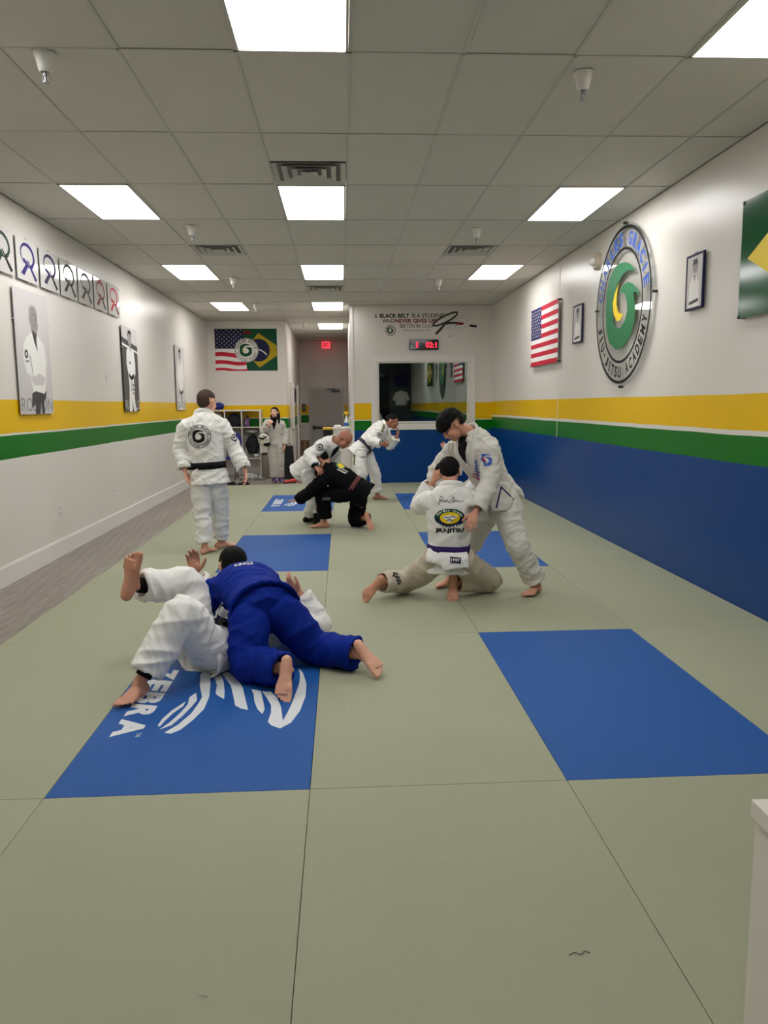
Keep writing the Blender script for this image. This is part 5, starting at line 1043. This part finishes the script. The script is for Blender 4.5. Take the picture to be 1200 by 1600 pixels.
# ---- training partner half hidden behind the tall man
pK = person('K', 'person', 'person in white gi crouching behind the tall man, only a fist showing',
 dict(pelvis=(2.38, 13.1, .42), neck=(2.12, 13.1, .80), head=(2.06, 13.08, .92), shL=(2.10, 12.93, .76), shR=(2.10, 13.27, .76), elL=(1.94, 12.98, .78), wrL=(1.76, 13.08, .865), haL=(1.64, 13.1, .88), elR=(2.0, 13.3, .54), wrR=(1.95, 13.2, .36), haR=(1.92, 13.15, .25), hipL=(2.36, 13.01, .38), hipR=(2.36, 13.19, .38), knL=(2.10, 12.98, .105), anL=(2.46, 12.99, .09), knR=(2.10, 13.22, .105), anR=(2.46, 13.2, .09)),
 ((-.97, -.1, -.15), (-.1, 0, 1)), dict(L=((0, -.2, 1), 1.2), R=((0, -.3, .4), .6)), dict(L=((1, 0, -.35), (0, 0, -1)), R=((1, 0, -.35), (0, 0, -1))),
 skin='skin_b', hair=('hair_black', 'short'), belt='belt_white', hem=.1, waist_h=.1, vb=.009, vc=.014, eyes=True)

# ---------------------------------------------------------------- badges, prints and trims on the clothes
X3 = (1, 0, 0)
emblem(.128, 'ink_black', None, 'ink_black', 'ink_black', 'ink_black').drape('back_emblem', pA['jk'], pA['jb'], (-1.497, 8.3, 1.259), X3, Z3)
Art().ring(0, 0, 0, .04, 'ink_black', 0).poly([(x*.05, y*.05) for x, y in GREEN], 'ink_white', 1).drape('sleeve_badge', pA['jk'], pA['jb'], (-1.13, 8.42, 1.24), (.6, .8, 0), Z3, reach=.3)
# kneeling man
a = Art(); a.ring(0, 0, 0, .118, 'ink_navy', 0, ky=.62).ring(0, 0, 0, .118, 'ink_dgreen', 1, ky=.62, a0=.15, a1=math.pi-.15, n=30).ring(0, 0, 0, .108, 'ink_dgreen', 1, ky=.60, a0=0, a1=math.pi, n=30)
a.ring(0, 0, 0, .078, 'ink_yellow', 2, ky=.60).ring(0, 0, .112, .118, 'ink_dgreen', 2, ky=.62)
a.poly([(-.055, .0), (-.045, .022), (-.02, .018), (.0, .03), (.02, .012), (.045, .022), (.058, .004), (.03, -.006), (.012, -.03), (-.02, -.034), (-.03, -.012)], 'ink_white', 3).stroke([(-.045, .012), (-.015, .0), (.012, .012), (.045, .008)], .006, 'ink_black', 4).stroke([(-.03, -.02), (.0, -.012), (.02, -.026)], .007, 'ink_black', 4)
n_ = 'Charles Gracie'
for i, ch in enumerate(n_):
    t = math.radians(160-140*i/(len(n_)-1))
    if ch != ' ': a.text(ch, .095*math.cos(t)-.007, .057*math.sin(t)-.006, .012, .018 if ch in 'CGhl' else .013, 'ink_white', 3, .02, (t-math.pi/2)*.5)
for i, ch in enumerate('ACADEMY'):
    t = math.radians(222+96*i/6); a.text(ch, .097*math.cos(t)-.007, .058*math.sin(t)-.006, .014, .015, 'ink_white', 3, .02, (t+math.pi/2)*.5)
a.text('JIU-JITSU', -.112, -.125, .224, .042, 'ink_black', 0, .045)
sg = [(-.085, .10), (-.08, .135), (-.07, .165), (-.055, .165), (-.055, .145), (-.075, .135), (-.05, .128), (-.04, .14), (-.032, .125), (-.02, .14), (-.012, .125), (.0, .12), (.01, .135), (.02, .155), (.032, .16), (.03, .14), (.022, .125), (.035, .13), (.05, .14), (.055, .128), (.07, .135), (.08, .128), (.105, .133)]
a.stroke(sg, .004, 'ink_black', 0)
a.drape('back_print', pC['jk'], pC['jb'], (.832, 6.0, .690), X3, Z3, seg=.02)
Art().rect(-.046, -.026, .046, .026, 'ink_white', 0).rect(-.043, -.023, .043, .023, 'ink_navy', 1).text('1997', -.034, -.013, .068, .027, 'ink_white', 2, .02).drape('year_patch', pC['jk'], pC['jb'], (.872, 6.0, .358), (1, 0, -.12), Z3)
q = Art().rect(-.06, -.022, .06, .022, 'ink_black', 0).stroke([(-.05, -.015), (-.035, .015), (-.02, -.015), (-.005, .015), (.01, -.015), (.025, .015), (.04, -.015), (.052, .015)], .006, 'ink_white', 1, False)
q.drape('trouser_patch', pC['pz'], pC['pb'], (.455, 6.12, .19), (.25, 0, -1), (.8, .3, .25))
# tall man
Art().poly([(x*.09, y*.09) for x, y in GREEN], 'ink_blue', 0).poly([(x*.09, y*.09) for x, y in YELLOW], 'ink_red', 1).drape('sleeve_badge', pB['jk'], pB['jb'], (1.135, 6.05, 1.131), X3, Z3, reach=.3)
Art().text('CHARLES', -.085, -.018, .15, .036, 'ink_blue', 0, .03).text('GRACIE', -.085, .024, .11, .02, 'ink_red', 0, .02).drape('chest_patch', pB['jk'], pB['jb'], (1.07, 6.15, 1.06), (-.12, 0, 1), (-1, 0, -.12), reach=.4)
def trim(P_, name, m, bvh, pts, d=(0, -1, 0), r=.006):
    out = []; d = nz(d)
    for q in pts:
        q = np.array(q, float); h = bvh.ray_cast(Vector(q+d*.25), Vector(-d), .5); out.append(np.array(h[0])+d*.003 if h[0] is not None else q)
    G().tube(out, [r]*len(out), 8, sub=3).mk(name, m, P_, True)
trim(pB['jk'], 'purple_trim', 'belt_purple', pB['jb'], [(1.225, 6.15, .745), (1.245, 6.15, .82), (1.275, 6.15, .905)])
trim(pB['jk'], 'purple_trim', 'belt_purple', pB['jb'], [(1.275, 6.15, .905), (1.33, 6.2, .85), (1.39, 6.25, .79)])
# bald man, man in black, leaning man
Art().ring(0, 0, 0, .045, 'ink_dgrey', 0).poly([(x*.06, y*.06) for x, y in GREEN], 'ink_lgrey', 1).drape('sleeve_badge', pD['jk'], pD['jb'], (-.285, 9.9, 1.045), (.85, -.2, .4), (-.4, 0, .9), reach=.4)
Art().ring(0, 0, 0, .062, 'ink_green', 0).ring(.004, .006, 0, .045, 'ink_yellow', 1).text('JIU JITSU', -.01, -.065, .13, .03, 'ink_white', 1, .03).text('ACADEMY', -.02, -.1, .13, .028, 'ink_white', 1, .03).stroke([(-.13, .03), (-.1, .045), (-.08, .03), (-.06, .045)], .004, 'ink_lgrey', 1).drape('back_print', pE['jk'], pE['jb'], (-.03, 9.9, .80), (.9, -.05, -.42), (.3, .45, .75), reach=.5)
Art().text('ACADEMY', -.05, -.02, .1, .04, 'ink_grey', 0, .02).drape('knee_print', pE['pz'], pE['pb'], (-.21, 9.85, .40), X3, Z3, reach=.3)
mat('badge_olive', (110, 112, 40), .7)
Art().rect(-.022, -.06, .022, .06, 'badge_olive', 0).drape('shoulder_badge', pF['jk'], pF['jb'], (.665, 12.55, 1.20), (.9, 0, -.35), (.35, 0, .9), reach=.4)
Art().ring(0, 0, .022, .032, 'ink_dgrey', 0).text('G', -.012, -.012, .024, .024, 'ink_dgrey', 0, .02).drape('sleeve_badge', pF['jk'], pF['jb'], (.588, 12.5, 1.105), X3, Z3, reach=.3)
Art().poly([(-.03, .11), (.03, .11), (.012, -.13), (-.012, -.13)], 'badge_olive', 0).drape('side_stripe', pF['pz'], pF['pb'], (.185, 12.6, .735), X3, Z3, reach=.4)
Art().text('KINGZ', -.045, -.015, .09, .025, 'ink_dgrey', 0, .02).drape('thigh_print', pF['pz'], pF['pb'], (.33, 12.6, .745), X3, Z3, reach=.4)
# man in blue: collar writing and white tag on the hem
Art().text('KINGZ', -.055, -.014, .12, .028, 'ink_white', 0, .02).drape('collar_print', pI['jk'], pI['jb'], (-.66, 4.98, .50), (.95, .3, 0), (-.2, .7, .6), reach=.3)
trim(pI['jk'], 'drawstring', 'belt_white', pI['jb'], [(-.762, 4.68, .355), (-.785, 4.68, .32), (-.80, 4.68, .27), (-.795, 4.67, .235)], r=.007)
# woman: scarf, long hair, phone

# woman: shoes, scarf, long hair; her bag
mat('shoe_purple', (92, 66, 122), .5)
for q, d_ in (('L', (.4, -.9, 0)), ('R', (.35, -.93, 0))):
    g = G(); foot(g, pG['J']['an'+q], d_, Z3, q, .95, 0, .010, False); V, F, N = remesh(g, .009, 2); V[:, 2] = np.maximum(V[:, 2], FZ+.002); mk('shoe', V, F, 'shoe_purple', pG['root'], True)
g = G(); P_ = pG['P']
g.tube([P_(-.03, .07, .03), P_(-.035, .085, -.06), P_(-.02, .095, -.16), P_(.0, .10, -.25)], [.022, .03, .028, .014], 10, sub=4); g.tube([P_(-.03, -.07, .03), P_(-.035, -.082, -.06), P_(-.03, -.085, -.13)], [.022, .03, .016], 10, sub=4); g.tube([P_(-.08, 0, .02), P_(-.10, 0, -.1), P_(-.12, 0, -.25)], [(.06, .03), (.08, .035), (.06, .02)], 12, up=pG['B'][1], sub=4)
V, F, N = remesh(g, .01, 2); mk('long_hair', V, F, 'hair_black', pG['root'], True)
G().tube([P_(.01, .06, -.13), P_(.055, .02, -.145), P_(.06, -.03, -.15), P_(.03, -.07, -.14)], [.026, .032, .032, .024], 10, sub=4).mk('scarf', 'under_black', pG['root'], True)
r = empty('shoulder_bag', (-1.62, 16.33, .74), 'white speckled bag with black trim hanging at the woman\'s elbow', 'bag')
V, F, N = remesh(G().ell((-1.62, 16.30, .88), (.125, .10, .13)).ell((-1.60, 16.28, .82), (.10, .09, .10)), .012, 2); V = V+N*.012*pnoise(V*12)[:, None]
mat('bag_white', (206, 202, 192), .6); mk('bag_body', V, F, 'bag_white', r, True)
V, F, N = remesh(G().ell((-1.575, 16.27, .79), (.10, .085, .055)), .012, 1); mk('bag_base', V, F, 'under_black', r, True)
G().tube([(-1.72, 16.24, .93), (-1.64, 16.19, .90), (-1.55, 16.20, .95)], [.014, .016, .014], 8, sub=4).mk('bag_band', 'under_black', r, True)
G().tube([(-1.60, 16.30, .98), (-1.52, 16.30, 1.12), (-1.46, 16.32, 1.24), (-1.46, 16.42, 1.33), (-1.50, 16.55, 1.25), (-1.58, 16.50, .98)], [(.018, .005)]*6, 8, sub=4).mk('bag_strap', 'under_black', r, True)
for i, (dx, dz) in enumerate(((-.05, .06), (-.01, .02), (.04, .05), (.0, .09), (.06, .0), (-.07, .0))): G().ell((-1.61+dx, 16.195+abs(dx)*.35+abs(dz)*.1, .90+dz-.03), (.014, .006, .012)).mk('speckle', 'under_black', r, True)
